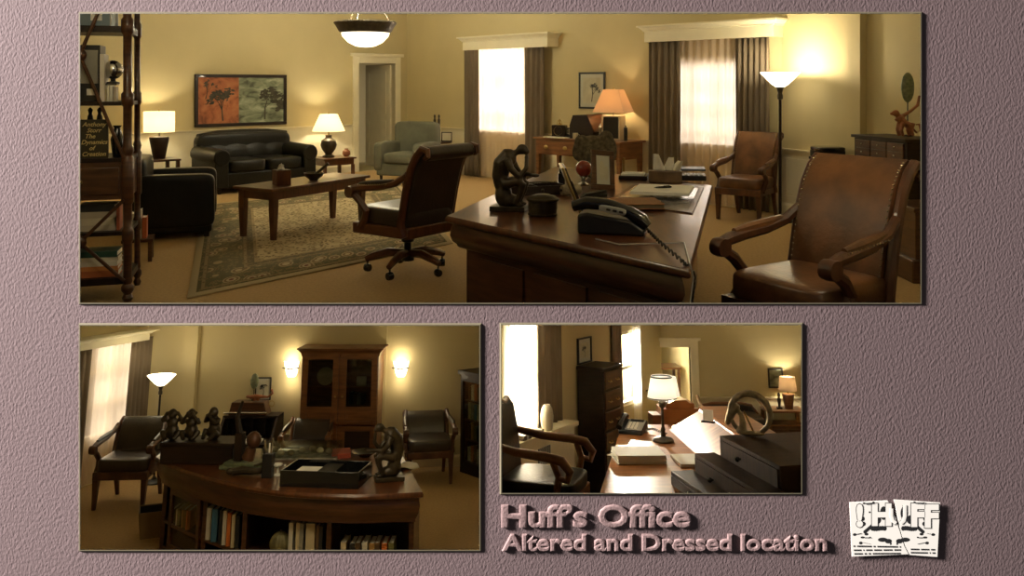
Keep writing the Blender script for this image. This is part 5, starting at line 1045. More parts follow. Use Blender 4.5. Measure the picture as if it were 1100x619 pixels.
# ---- things on the desk
e = z2+.001
def on2(px, py): return V.at(px, py, e)
a, c = on2(172, 499), on2(247, 502); d_ = c-a; ln = d_.length; an = math.atan2(d_.y, d_.x)
hb = .19; t = thing('dark_casket', 'long dark wooden box carrying the three monkeys', 'box', V, ((a.x+c.x)/2-.0, (a.y+c.y)/2+.20, e), an*.35); part('case', MB().box(-ln/2, ln/2, -.16, .16, 0, hb-.03), MAT['wooddark'], t, bevel=.005); part('lid', MB().box(-ln/2-.008, ln/2+.008, -.168, .168, hb-.03, hb), MAT['wooddark'], t, bevel=.006)
M_ = t.matrix_world; Mi = V.M.inverted()
for px, pose, lb in ((185, 'ears', 'bronze monkey with hands over ears, left of three'), (205.5, 'eyes', 'bronze monkey covering its eyes, middle of three'), (230, 'mouth', 'bronze monkey with hands at mouth, right of three')):
    y = ((a.y+c.y)/2+.2); x = kx(px, 1)*(V.M @ Vector((0, y, e+hb+.1))).y; monkey(lb, V, (x, y, e+hb+.001), R({'ears': 5, 'eyes': 0, 'mouth': -35}[pose]), .70 if pose != 'mouth' else .74, pose)
p = on2(262, 503); t = thing('desk_bust', 'dark column with bronze head on green stepped base', 'statue', V, (p.x, p.y+.04, e), R(-8)); part('base', MB().box(-.2, .2, -.12, .12, 0, .03).box(-.17, .17, -.10, .10, .03, .055), MAT['greenstone'], t, bevel=.004); part('column', MB().box(-.1, -.03, -.04, .04, .055, .3).tube([(-.075, 0, .3), (-.105, 0, .44), (-.06, 0, .58)], [.03, .02, .012], 8), MAT['wooddark'], t); part('head', MB().ell((.07, 0, .24), (.07, .065, .075)).tube([(.02, 0, .07), (.05, 0, .17)], [.06, .045], 10), MAT['woodchair'], t)
p = on2(266, 512); solo('carved_dragon', 'small carved scaly creature in front of green base', 'ornament', MB().tube([(-.14, .0, .03), (-.06, .02, .035), (.02, -.01, .035), (.1, .01, .03), (.16, .03, .05)], [.03, .036, .03, .026, .018], 8).ell((-.16, 0, .035), (.04, .03, .028)).tube([(.16, .03, .05), (.12, .03, .09), (.04, .02, .07)], .009, 6), MAT['bronze'], V, (p.x, p.y+.02, e+.008), R(5))
p = on2(286, 514); t = thing('pen_cup', 'tall black pen cup with pens at desk front', 'pen cup', V, (p.x, p.y+.04, e)); part('cup', MB().box(-.045, .045, -.045, .045, 0, .2), MAT['black'], t, bevel=.004)
for i, (x, y, h_) in enumerate(((-.025, 0, .31), (.0, .02, .28), (.025, -.01, .33), (-.03, -.02, .25))): part('pen', MB().tube([(x, y, .19), (x*1.5, y, h_)], .008, 8), MAT[('chrome', 'paper', 'chrome', 'black')[i]], t)
p = on2(297, 512); solo('white_spool', 'small white dish on a stem beside pen cup', 'dish', MB().lathe([(.03, 0), (.03, .01), (.01, .02), (.01, .07), (.04, .085), (.042, .1), (.02, .095)], 18), MAT['paper'], V, (p.x, p.y+.03, e))
a, c = on2(303, 523), on2(388, 526); ln = (c-a).length; t = thing('black_tray', 'open black compartment tray at front of bow desk', 'tray', V, ((a.x+c.x)/2, (a.y+c.y)/2+.2, e), math.atan2((c-a).y, (c-a).x)); w = ln/2; T = MAT['blackgloss']
part('floor_board', MB().box(-w, w, -.2, .2, 0, .012), T, t)
for nm, b_ in (('rim', (-w, w, -.2, -.185)), ('rim', (-w, w, .185, .2)), ('rim', (-w, -w+.015, -.185, .185)), ('rim', (w-.015, w, -.185, .185)), ('divider', (.08, .09, -.185, .185))): part(nm, MB().box(*b_, .012, .13 if nm == 'rim' else .10), T, t, bevel=.003)
part('note', MB().box(-w*.75, -.02, -.1, .1, .09, .095), MAT['paper'], t, smooth=False); part('insert', MB().box(-.05, .3*w, -.17, .17, .012, .11), MAT['black'], t)
mat('papermix', (.45, .42, .36), .6, c2=(.14, .13, .10), vs=14)
p = on2(322, 493); t = thing('glass_display', 'low glass display case of curios at back of desk', 'case', V, (p.x, p.y+.1, e), R(2)); part('base', MB().box(-.36, .36, -.16, .16, 0, .02), MAT['papermix'], t, bevel=.003); part('glass', MB().box(-.36, .36, -.16, .16, .02, .11), MAT['caseglass'], t, smooth=False)
for i in range(7): part('curio', MB().ell((-.28+i*.09, random.uniform(-.1, .1), .05), (.035, .03, .028)), MAT['ceramic' if i % 2 else 'stone'], t)
book('red-covered book leaning at right end of glass case', V, (on2(365, 491).x, on2(365, 491).y+.06, e), R(12), .18, .04, .24, (.30, .05, .02), lie=True)
p = on2(415, 518); bent_figure('dark bronze hunched seated figure at right of bow desk', V, (p.x, p.y+.07, e), R(195), .70)
p = on2(391, 492); solo('black_dish', 'oval black dish behind the right bronze figure', 'dish', MB().lathe([(.05, 0), (.06, .01), (.12, .045), (.13, .05), (.11, .045), (.05, .015)], 24), MAT['blackgloss'], V, (p.x, p.y+.05, e))
p = on2(434, 505); solo('loose_letters', 'crumpled white letters at right rear desk corner', 'paper', MB().grid(lambda u, v: ((u-.5)*.22, (v-.5)*.2, .012+.012*math.sin(u*6+v*4)), 8, 8), MAT['paper'], V, (p.x, p.y+.1, e), R(20), solid=.002)
# ---- chair behind the desk, wall cabinet, sconces
def fit_chair(px, base_row, top_row, label, rz, wpx, **kw):
    p = V.at(px, base_row); zt_ = V.aty(px, top_row, p.y+.25).z; s = wpx/V.ppm(p)/.64; armchair(label, V, (p.x, p.y, 0), rz, s, H=max(.76, zt_/s), **kw)
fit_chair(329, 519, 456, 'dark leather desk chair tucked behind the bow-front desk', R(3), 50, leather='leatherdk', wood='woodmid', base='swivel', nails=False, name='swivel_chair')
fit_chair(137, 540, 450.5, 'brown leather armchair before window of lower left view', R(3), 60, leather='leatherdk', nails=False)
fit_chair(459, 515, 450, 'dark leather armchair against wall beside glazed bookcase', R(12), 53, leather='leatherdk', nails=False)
p = V.at(165, 519); rim = V.aty(172, 403, p.y).z; torchiere('torch floor lamp behind the three monkeys', V, (p.x, p.y, 0), rim, 7, .72)
cu0 = wB2.hit(322, 450, .45)[0]; cu1 = wB2.hit(405, 450, .45)[0]; ctop = wB2.hit(366, 374, .45)[1]
t = link(bpy.data.objects.new('wall_cabinet', None)); wB2.place(t, (cu0+cu1)/2, .03, 0); tag(t, 'tall brown two-door glazed cabinet between the wall sconces', 'cabinet'); w = (cu1-cu0)/2; dp = .42; WM = MAT['woodmid']
part('carcass', MB().box(-w, -w+.03, -dp, 0, 0, ctop-.1).box(w-.03, w, -dp, 0, 0, ctop-.1).box(-w+.03, w-.03, -.02, 0, 0, ctop-.1).box(-w+.03, w-.03, -dp, -.02, .05, .09).box(-w+.03, w-.03, -dp, -.02, ctop-.13, ctop-.1).box(-.03, .03, -dp, -dp+.03, .09, ctop-.13), WM, t, smooth=False)
mb = MB().loft([[(-w-a_, -dp-a_, z), (w+a_, -dp-a_, z), (w+a_, 0, z), (-w-a_, 0, z)] for a_, z in ((0, ctop-.11), (.012, ctop-.09), (.02, ctop-.06), (.055, ctop-.02), (.065, ctop-.015), (.065, ctop))]); part('crown', mb, WM, t, smooth=False)
zz = [wB2.hit(366, r_, .45)[1] for r_ in (386, 437, 441, 456)]
mb_sh = MB(); part('shelf', MB().box(-w+.03, w-.03, -dp+.05, -.02, zz[1]-.02, zz[1]), WM, t); part('shelf', MB().box(-w+.03, w-.03, -dp+.08, -.02, (zz[0]+zz[1])/2-.08, (zz[0]+zz[1])/2-.065), WM, t)
for s_ in (-1, 1):
    x0, x1 = (-w+.01, -.015) if s_ < 0 else (.015, w-.01); y0 = -dp-.022; y1 = -dp-.001; f_ = .075
    d = part('door', MB().box(x0, x0+f_, y0, y1, zz[3], zz[0]+.07).box(x1-f_, x1, y0, y1, zz[3], zz[0]+.07).box(x0+f_, x1-f_, y0, y1, zz[0], zz[0]+.07).box(x0+f_, x1-f_, y0, y1, zz[2]-.02, zz[1]).box(x0+f_, x1-f_, y0, y1, zz[3], zz[3]+.04), WM, t, smooth=False)
    part('glass_pane', MB().box(x0+f_, x1-f_, -dp-.012, -dp-.009, zz[1], zz[0]), MAT['caseglass'], d, smooth=False); part('raised_panel', MB().box(x0+f_, x1-f_, -dp-.014, -dp-.005, zz[3]+.04, zz[2]-.02).box(x0+f_+.03, x1-f_-.03, -dp-.021, -dp-.01, zz[3]+.06, zz[2]-.04), WM, d, bevel=.004)
    part('knob', MB().ell((x1-.03 if s_ < 0 else x0+.03, -dp-.035, zz[1]+.13), .014), MAT['brass'], d)
    d = part('lower_door', MB().box(x0, x0+f_, y0, y1, .1, zz[3]-.02).box(x1-f_, x1, y0, y1, .1, zz[3]-.02).box(x0+f_, x1-f_, y0, y1, zz[3]-.08, zz[3]-.02).box(x0+f_, x1-f_, y0, y1, .1, .16), WM, t, smooth=False); part('panel', MB().box(x0+f_, x1-f_, -dp-.01, -dp-.002, .16, zz[3]-.08), MAT['wooddark'], d, smooth=False)
def in_cab(dx, dy, z): return wB2.pt((cu0+cu1)/2+dx, .03+dy, z)
solo('display_plate', 'pale decorated plate standing behind left cabinet glass', 'plate', MB().lathe([(.0, 0), (.06, .0), (.11, .02), (.115, .025), (.06, .01), (0, .008)], 24, m=Matrix.Translation((0, 0, .115)) @ Matrix.Rotation(R(80), 4, 'X'), cap=False), MAT['ceramic'], V, in_cab(-w*.45, .22, (zz[0]+zz[1])/2-.063))
solo('display_clock', 'small pale block ornament behind right cabinet glass', 'ornament', MB().box(-.06, .06, -.03, .03, 0, .11).box(-.045, .045, -.034, -.03, .02, .09), MAT['ceramic'], V, in_cab(w*.5, .22, (zz[0]+zz[1])/2-.063), bevel=.004)
for i in range(4): book(('dark', 'brown', 'grey', 'black')[i]+' book standing low behind right cabinet glass', V, in_cab(w*.25+i*.05, .2, zz[1]+.001), 0, .04, .15-.012*i, .15, cv[('black', 'brown', 'grey', 'black')[i]])
for px, lb in ((312, 'glowing wall sconce left of the tall cabinet'), (430, 'glowing wall sconce right of the tall cabinet')):
    u0, z0 = wB2.hit(px, 398, .08); t = link(bpy.data.objects.new('wall_sconce', None)); wB2.place(t, u0, 0.032 if px == 312 and False else 0.001, z0); tag(t, lb, 'wall lamp')
    part('backplate', MB().box(-.05, .05, -.02, 0, -.08, .06), MAT['bronze'], t, bevel=.004); part('bracket', MB().tube([(-.11, -.06, .03), (0, -.115, .02), (.11, -.06, .03)], .008, 8), MAT['bronze'], t)
    mb = MB().grid(lambda u, v: (math.cos(PI*u)*(.05+.055*v**.7), -math.sin(PI*u)*(.05+.055*v**.7)-.002, -.09+.2*v), 20, 6); part('glass_bowl', mb, MAT['bowl'], t, solid=.004)
    part('bulb', MB().ell((0, -.045, .03), .02), MAT['bulb'], t)
    lamp('POINT', 'bulb_light', (u0, -.12, z0+.16), 2.9, (1, .83, .55), .05, None, wB2.M); lamp('POINT', 'bulb_light', (u0, -.14, z0-.16), 1.8, (1, .83, .55), .05, None, wB2.M)
framed(wB2, 'black-framed print on wall above the rolltop writing desk', 274, 291, 405.5, 430, fw=.015, mw=.025, draw=lambda a_, w_, z0_, z1_: ink_tree(a_, w_, z0_, z1_, 8))
# ---- slant secretary with papers, figurine and mask
p = wB2.pt(wB2.hit(268, 480, .3)[0], .30); zt_ = wB2.hit(280, 447, .3)[1]; k = 1/V.ppm(p)
t = thing('secretary_desk', 'dark secretary desk with open flap and papers against back wall', 'desk', V, p); w = 30*k; 
part('side', MB().prism([(-.28, .0), (.25, .0), (.25, zt_), (-.02, zt_), (-.28, zt_*.62)], -w, -w+.03, 'x'), MAT['wooddark'], t); part('side', MB().prism([(-.28, 0), (.25, 0), (.25, zt_), (-.02, zt_), (-.28, zt_*.62)], w-.03, w, 'x'), MAT['wooddark'], t)
part('top', MB().box(-w, w, -.03, .25, zt_-.025, zt_+.005), MAT['wooddark'], t); part('back', MB().box(-w+.03, w-.03, .23, .25, 0, zt_-.03), MAT['wooddark'], t); part('writing_flap', MB().box(-w, w, -.42, -.02, zt_*.60, zt_*.62), MAT['wooddark'], t); part('case', MB().box(-w+.03, w-.03, -.22, .22, .05, zt_*.58), MAT['wooddark'], t)
for i in range(4): part('pigeonhole_divider', MB().box(-w+.03+i*(2*w-.06)/4, -w+.045+i*(2*w-.06)/4, .05, .23, zt_*.62, zt_-.03), MAT['wooddark'], t)
solo('letter_sheets', 'white sheets on the flap of secretary desk', 'paper', MB().box(-.17, .17, -.11, .11, 0, .018, Matrix.Rotation(R(6), 4, 'Z')), MAT['paper'], V, (p.x+.06, p.y-.27, zt_*.62+.001), smooth=False)
t = thing('slant_box', 'dark slant-sided box on top of secretary desk', 'box', V, (p.x-.05, p.y+.1, zt_+.006)); bw = 21*k; part('case', MB().prism([(-bw, 0), (bw, 0), (bw*.82, .16), (-bw*.85, .16)], -.1, .12, 'y'), MAT['wood'], t, bevel=.004); part('rod', MB().tube([(-bw*1.2, -.12, .035), (bw*1.05, -.12, .035)], .01, 8), MAT['chrome'], t); part('ring', MB().tube([(bw+.03+.035*math.cos(a_*PI/8), 0, .13+.035*math.sin(a_*PI/8)) for a_ in range(16)], .006, 6, closed=True), MAT['brass'], t)
t = thing('long_tailed_figurine', 'brown long-tailed animal figurine on slant-sided box', 'statue', V, (p.x+.02, p.y+.1, zt_+.168)); mb = MB().tube([(-.08, 0, .05), (.0, 0, .06), (.08, 0, .055), (.16, 0, .05), (.22, 0, .1), (.2, 0, .15)], [.025, .03, .022, .016, .016, .02], 8).ell((-.1, 0, .055), (.035, .025, .022)).tube([(-.02, 0, .05), (-.02, 0, .005)], .02, 8).tube([(.03, 0, .05), (.03, 0, .005)], .02, 8); part('body', mb, MAT['terracotta'], t, remesh=.007)
t = thing('oval_mask', 'mottled green oval disc above the long-tailed figurine', 'ornament', V, (p.x-.03, p.y+.17, zt_+.167)); part('mask', MB().ell((0, 0, .24), (.055, .022, .10), 16, 12), MAT['greenstone'], t); part('rod', MB().tube([(0, 0, .006), (0, 0, .15)], .006, 6), MAT['black'], t); part('foot', MB().lathe([(.03, 0), (.03, .01), (.006, .014)], 12), MAT['black'], t)
# ---- glazed bookcase at right edge
p = V.at(494, 507); q = V.at(530, 518); zt_ = V.aty(494, 402, p.y).z; dv = (q-p); ang = math.atan2(dv.y, dv.x); Lb = .95; an2 = R(-50)
t = thing('glazed_bookcase', 'dark glazed bookcase at right edge of lower left view', 'bookcase', V, p, an2); KC = dict(clips=[SR2])
part('frame', MB().box(0, .04, 0, .04, 0, zt_).box(Lb/2-.03, Lb/2+.03, 0, .04, 0, zt_).box(Lb-.04, Lb, 0, .04, 0, zt_).box(.04, Lb, 0, .04, .0, .14).box(.04, Lb, 0, .04, zt_-.08, zt_).box(0, .04, .04, .34, 0, zt_), MAT['wooddark'], t, smooth=False, **KC); part('back', MB().box(.04, Lb, .32, .34, 0, zt_), MAT['wooddark'], t, smooth=False, **KC)
part('crown', MB().box(-.03, Lb, -.03, .34, zt_, zt_+.05), MAT['wooddark'], t, smooth=False, **KC); part('glass_pane', MB().box(.04, Lb/2-.03, .018, .022, .14, zt_-.08), MAT['caseglass'], t, smooth=False, **KC)
zsb = [.14+(zt_-.22)*f for f in (0, .27, .52, .76)]
for z in zsb: part('shelf', MB().box(.04, Lb, .04, .32, z-.02, z), MAT['wood'], t, smooth=False, **KC)
M_ = t.matrix_world; Lm = Matrix.Translation(p) @ Matrix.Rotation(an2, 4, 'Z')
for j in range(4):
    for i in range(4):
        c = list(cv)[(i*3+j*2) % 9]; q = Lm @ Vector((.10+i*.065, .15, zsb[j]+.001)); book('%s book, %s in %s row of glazed bookcase' % (c, ('first', 'second', 'third', 'fourth')[i], ('bottom', 'second', 'third', 'top')[j]), V, q, an2, .05, .17+.02*((i+j) % 3), .16, cv[c])
# ---- waste bin
p = V.at(163, 578); t = thing('waste_bin', 'square brown waste bin beside bow-front desk', 'bin', V, (p.x-.03, p.y+.1, 0), R(22)); zt_ = V.aty(163, 549, p.y).z
mat('binboard', (.20, .13, .055), .6); 
def ringb(a_, z): return [(-a_, -a_, z), (a_, -a_, z), (a_, a_, z), (-a_, a_, z)]
part('body', MB().loft([ringb(.12, 0), ringb(.15, zt_), ringb(.142, zt_), ringb(.115, .01)]), MAT['binboard'], t, smooth=False); part('liner', MB().loft([ringb(.114, .012), ringb(.138, zt_-.01)], cap=False), MAT['black'], t, smooth=False)
lamp('POINT', 'overhead_fill_light', (-1.6, 6.6, V.aty(366, 350, 6.6).z-.1), 34, (1, .84, .56), .25, None, V.M)  # added overhead fill without a fixture, lifts the brightness of cabinet, desk and floor
# ================================================================== lower right view
X = R3
z3 = .84; e3 = z3+.001
def on3(px, py, z=e3): return X.at(px, py, z)
q = [X.at(639, 545, z3), X.at(668, 456, z3), X.at(752, 456, z3), X.at(830, 545, z3)]
t = thing('study_desk', 'sunlit orange-brown wooden desk in lower right view', 'desk', X, (0, 0, 0)); lp = [q[0], q[3], q[2], q[1]]
part('desktop', MB().loft([inset(lp, d, z) for d, z in ((.012, z3-.04), (0, z3-.03), (0, z3-.01), (.008, z3))]), MAT['woodwarm'], t); part('case', MB().loft([inset(lp, .04, .08), inset(lp, .04, z3-.04)]), MAT['wood'], t, smooth=False); part('plinth', MB().loft([inset(lp, .06, 0), inset(lp, .06, .08)]), MAT['wooddark'], t, smooth=False)
# papers and telephone
p = on3(688, 497); k = 1/X.ppm(p); t = thing('paper_stack', 'thick stack of white pages on the sunlit desk', 'paper', X, (p.x-.0, p.y+.12, e3), R(4)); w = 26*k
part('folder', MB().box(-w*1.05, w*.98, -.19, .22, 0, .008), MAT['paper'], t, smooth=False)
for i in range(6): part('sheaf', MB().box(-w, w, -.19, .21, .009+i*.012, .02+i*.012, Matrix.Rotation(R(random.uniform(-1.8, 1.8)), 4, 'Z')), MAT['paper'], t, smooth=False)
part('stray_sheet', MB().add([(-w*1.35, .0, .045), (-w*.95, -.06, .05), (-w*.95, .10, .05)], [(0, 1, 2)]), MAT['paper'], t, solid=.003, smooth=False)
p = on3(681, 466); t = thing('office_telephone', 'grey desk telephone with keypad beside paper stack', 'telephone', X, (p.x, p.y+.06, e3), R(-24), 1.25)
part('base', MB().prism([(-.11, 0), (.12, 0), (.12, .09), (.08, .10), (-.11, .035)], -.11, .11, 'x', Matrix.Rotation(0, 4, 'Z')), MAT['black'], t, bevel=.008)
fm = Matrix.Translation((.02, 0, .068)) @ Matrix.Rotation(R(18.5), 4, 'X'); kp = part('key_panel', MB().box(-.075, .085, -.095, .09, -.006, .008, fm), MAT['greyplastic'], t, bevel=.003)
for i in range(3):
    for j in range(4): part('key', MB().box(-.055+i*.032, -.032+i*.032, -.08+j*.03, -.06+j*.03, .008, .014, fm), MAT['paper'], kp, smooth=False)
part('screen', MB().box(-.055, .07, .045, .08, .008, .011, fm), MAT['black'], kp, smooth=False); part('handset', MB().tube([(-.10, -.12, .06), (-.10, -.07, .09), (-.10, .0, .105), (-.10, .07, .125), (-.10, .12, .115)], [.028, .03, .022, .03, .03], 10), MAT['blackgloss'], t)
p2 = on3(699, 465); pts = []
for i in range(60): f = i/59; c = Vector((p.x+.14, p.y+.02, e3+.02))*(1-f)+Vector((p2.x+.16, p2.y-.12, e3+.012))*f; pts.append(c+Vector((.012*math.sin(i*1.3), .05*math.sin(f*PI*2), .012*math.cos(i*1.3)+.03*math.sin(f*PI))))
solo('coiled_cord', 'pale coiled telephone cord curling toward brass lamp', 'cord', MB().tube(pts, .005, 6), MAT['greyplastic'], X, (0, 0, 0))
# twin-shade desk lamp
p = on3(713, 475); t = thing('desk_lamp', 'bronze desk lamp with white cone shade on sunlit desk', 'lamp', X, (p.x, p.y+.02, e3)); zt_ = X.aty(713, 404, p.y).z-e3; s_ = zt_/.72
part('base', MB().lathe([(.12*s_, 0), (.12*s_, .02*s_), (.10*s_, .04*s_), (.03*s_, .06*s_), (.02*s_, .1*s_), (.028*s_, .13*s_), (.016*s_, .16*s_), (.016*s_, .36*s_), (.045*s_, .39*s_), (.045*s_, .43*s_), (.014*s_, .46*s_)], 20), MAT['bronze'], t)
part('candle', MB().lathe([(.02*s_, .46*s_), (.02*s_, .52*s_)], 12), MAT['paper'], t); r_ = 17.5*k; part('lamp_shade', shade_mesh(r_, r_*.70, .25*s_, .47*s_), MAT['shade_white'], t, solid=.004); part('shade_trim', MB().lathe([(r_*.70, .715*s_), (r_*.72, .70*s_)], 28, cap=False), MAT['black'], t, solid=.006); part('shade_trim', MB().lathe([(r_, .472*s_), (r_*.985, .485*s_)], 28, cap=False), MAT['cork'], t, solid=.006)
sm = shade_mesh(r_*.8, r_*.56, .21*s_, .475*s_); sm.v = [(v[0]+.10*s_, v[1]+.16*s_, v[2]) for v in sm.v]; part('lamp_shade', sm, MAT['shade_white'], t, solid=.004); part('lamp_arm', MB().tube([(0, 0, .41*s_), (.05*s_, .08*s_, .38*s_), (.10*s_, .16*s_, .42*s_), (.10*s_, .16*s_, .52*s_)], .009*s_, 8), MAT['bronze'], t)
part('bulb', MB().ell((0, 0, .56*s_), .03*s_), MAT['bulb'], t); lamp('POINT', 'bulb_light', X.M @ Vector((p.x, p.y+.02, e3+.6*s_)), 3, (1, .85, .6), .03)
# orange slant cabinet behind the lamp, slanted desk rail, card
p = on3(733, 458); t = thing('humpback_cabinet', 'orange wooden cabinet with stepped rounded top behind desk lamp', 'cabinet', X, (p.x, p.y+.40, 0), R(4)); hz = X.aty(733, 431, p.y+.2).z
part('body', MB().box(-.20, .26, -.16, .2, 0, hz-.10), MAT['woodwarm'], t, bevel=.006); part('hump', MB().prism([(-.16, hz-.10), (.2, hz-.10), (.2, hz-.04), (.14, hz-.035), (.10, hz), (-.06, hz), (-.1, hz-.035), (-.16, hz-.04)], -.15, .19, 'y'), MAT['woodwarm'], t, bevel=.006); part('vent', MB().box(-.32, -.21, -.1, .15, 0, hz-.18), MAT['woodmid'], t, bevel=.004)
zr_ = .24; a, c = on3(719, 462), on3(772, 510); u_ = (c-a).normalized(); nn = Vector((-u_.y, u_.x, 0)); nn = nn if nn.x > 0 else -nn
prof = [(0, 0), (.04, .035), (.36, zr_-.03), (.38, zr_), (.72, zr_), (.72, 0)]
t = thing('slant_desk_top', 'long slant-faced wooden desk riser lit by sun', 'desk riser', X, (0, 0, 0))
part('riser', MB().loft([[tuple(o+nn*d+Vector((0, 0, z))) for d, z in prof] for o in (a, c)]), MAT['woodwarm'], t, smooth=False)
tp = [a+nn*.36-u_*.01, a+nn*.76-u_*.01, c+nn*.76, c+nn*.36]; part('cap_board', MB().loft([[(v.x, v.y, e3+zr_) for v in tp], [(v.x, v.y, e3+zr_+.02) for v in tp]]), MAT['woodwarm'], t, smooth=False)
zc3 = e3+zr_+.021; p = X.at(761, 454, zc3); t = thing('standing_card', 'white card in dark stand on top of slanted riser', 'card', X, (p.x, p.y, zc3), R(-32)); part('foot', MB().box(-.07, .07, -.03, .03, 0, .015), MAT['wooddark'], t); part('card', MB().box(-.055, .055, -.006, .006, .015, .13), MAT['paper'], t, smooth=False)
p = on3(741, 500); solo('white_folder', 'white folder lying against riser in sunlight', 'folder', MB().box(-.12, .14, -.22, .2, 0, .03), MAT['paper'], X, (p.x+.0, p.y+.14, e3), math.atan2(u_.y, u_.x)-PI/2+PI, bevel=.003)
# stepped dark drawers in the near right corner
def qbox(pl, z0, z1): return MB().loft([[(v.x, v.y, z0) for v in pl], [(v.x, v.y, z1) for v in pl]])
zA, zB, zC = e3+.44, e3+.27, e3+.12
a0, a1 = X.at(773, 468, zA), X.at(838, 501, zA); su = (a1-a0).normalized(); sn = Vector((su.y, -su.x, 0)); sn = sn if sn.y < 0 else -sn; SL_ = (a1-a0).length
for lab, o0, o1, s0, s1, z1_, kb in (('topmost dark drawer unit carrying the ring sculpture', -.95, 0, 0, SL_, zA, .4), ('middle dark drawer unit one step below ring sculpture', .002, .20, -.12, SL_+.1, zB, .32), ('lowest dark drawer box in near right corner', .202, .42, -.16, SL_-.1, zC, .45)):
    t_ = thing('step_drawer_unit', lab, 'drawers', X, (a0.x, a0.y, e3), math.atan2(su.y, su.x)); ht = z1_-e3
    part('box', MB().box(s0, s1, -o1, -o0, 0, ht), MAT['drawerwood'] if 'drawerwood' in MAT else mat('drawerwood', (.06, .026, .011), .5, c2=(.03, .012, .006), vs=4, stretch=(8, 1, 1), spec=.2), t_, bevel=.006); d_ = part('drawer_front', MB().box(s0+.03, s1-.03, -o1-.014, -o1, .02, ht-.03), MAT['drawerwood'], t_, bevel=.004)
    kx_ = s0+(s1-s0)*kb; part('knob', MB().ell((kx_, -o1-.045, ht*.55 if ht < .3 else ht-.10), .022).tube([(kx_, -o1-.045, ht*.55 if ht < .3 else ht-.10), (kx_, -o1-.014, ht*.55 if ht < .3 else ht-.10)], .01, 8), MAT['blackgloss'], d_)
p = X.at(806, 470, zA+.001); k3 = 1/X.ppm(p); t = thing('ram_ring_sculpture', 'ring-shaped bronze ram sculpture with curling horn', 'sculpture', X, (p.x+.02, p.y+.05, zA+.001), R(-18)); rr = 21*k3
ringp = [(rr*math.cos(a_), 0, rr*1.08+rr*math.sin(a_)) for a_ in [R(-60+300*i/36) for i in range(37)]]
mat('silverbronze', (.50, .43, .30), .32, .5, var=.3, vs=20)
part('horn_ring', MB().tube(ringp, [rr*(.09+.09*math.sin(PI*min(1, .08+i/36*.9))) for i in range(37)], 12), MAT['silverbronze'], t)
mb = MB().tube([(-rr*.62, 0, rr*1.55), (-rr*.92, 0, rr*1.15), (-rr*1.10, 0, rr*.72), (-rr*1.18, 0, rr*.50)], [rr*.22, rr*.26, rr*.19, rr*.12], 12).tube([(-rr*.55, 0, rr*.12), (-rr*.38, 0, rr*.45), (-rr*.42, 0, rr*.95), (-rr*.6, 0, rr*1.3)], [rr*.30, rr*.20, rr*.14, rr*.1], 10).ell((0, 0, .14*rr), (rr*.75, rr*.24, rr*.14)); part('head', mb, MAT['silverbronze'], t, remesh=rr*.045)
part('beard_rod', MB().tube([(-rr*.3, 0, rr*1.2), (rr*.15, 0, rr*.2)], rr*.05, 8), MAT['brass'], t)
# high-backed wooden armchair at left
p = X.aty(581, 480, 8.5); t = thing('high_back_chair', 'dark high-backed armchair with curved wooden arms', 'chair', X, (p.x, p.y, 0), R(70), 1.22); zt_ = X.aty(560, 431, 8.7).z/1.22; sh = X.aty(600, 514, 8.5).z/1.22; ah = X.aty(600, 479, 8.5).z/1.22
LD = MAT['leatherblk']; WC = MAT['woodmid']
bp_ = [(-.27, sh-.05), (.27, sh-.05), (.30, sh+.3), (.27, zt_-.06), (.20, zt_-.01), (.12, zt_-.03), (0, zt_+.02), (-.12, zt_-.03), (-.20, zt_-.01), (-.27, zt_-.06), (-.30, sh+.3)]
bm_ = Matrix.Translation((0, .28, 0)) @ Matrix.Shear('XY', 4, (0, 0)) ; leanb = Matrix(((1, 0, 0, 0), (0, 1, .14, .28-.14*sh), (0, 0, 1, 0), (0, 0, 0, 1)))
part('backrest', MB().prism(bp_, -.03, .05, 'y', leanb), LD, t, bevel=.015); part('back_frame', MB().tube([tuple(leanb @ Vector((x*1.04, .01, z))) for x, z in bp_], .028, 8, closed=True), WC, t)
part('seat', MB().cush((0, -.03, sh-.02), (.58, .58, .13), .3), LD, t); part('seat_rail', MB().box(-.31, .31, -.31, .28, sh-.16, sh-.07), WC, t, bevel=.01)
for s_ in (-1, 1):
    part('arm', MB().tube([(s_*.29, .28+.14*(ah-sh), ah+.05), (s_*.31, .1, ah+.01), (s_*.33, -.15, ah+.0), (s_*.33, -.27, ah-.02), (s_*.33, -.33, ah-.09), (s_*.33, -.31, ah-.15), (s_*.33, -.25, ah-.14)], [.028, .032, .036, .036, .032, .028, .02], 10), WC, t)
    part('arm_support', MB().tube([(s_*.325, -.20, ah-.03), (s_*.31, -.24, ah-.14), (s_*.30, -.20, sh-.1)], [.026, .026, .03], 8), WC, t)
    part('leg', MB().tube([(s_*.27, -.27, sh-.1), (s_*.28, -.30, .25), (s_*.27, -.28, 0)], [.036, .03, .022], 8), WC, t); part('leg', MB().tube([(s_*.26, .25, sh-.1), (s_*.26, .29, .2), (s_*.26, .36, 0)], [.034, .03, .022], 8), WC, t)
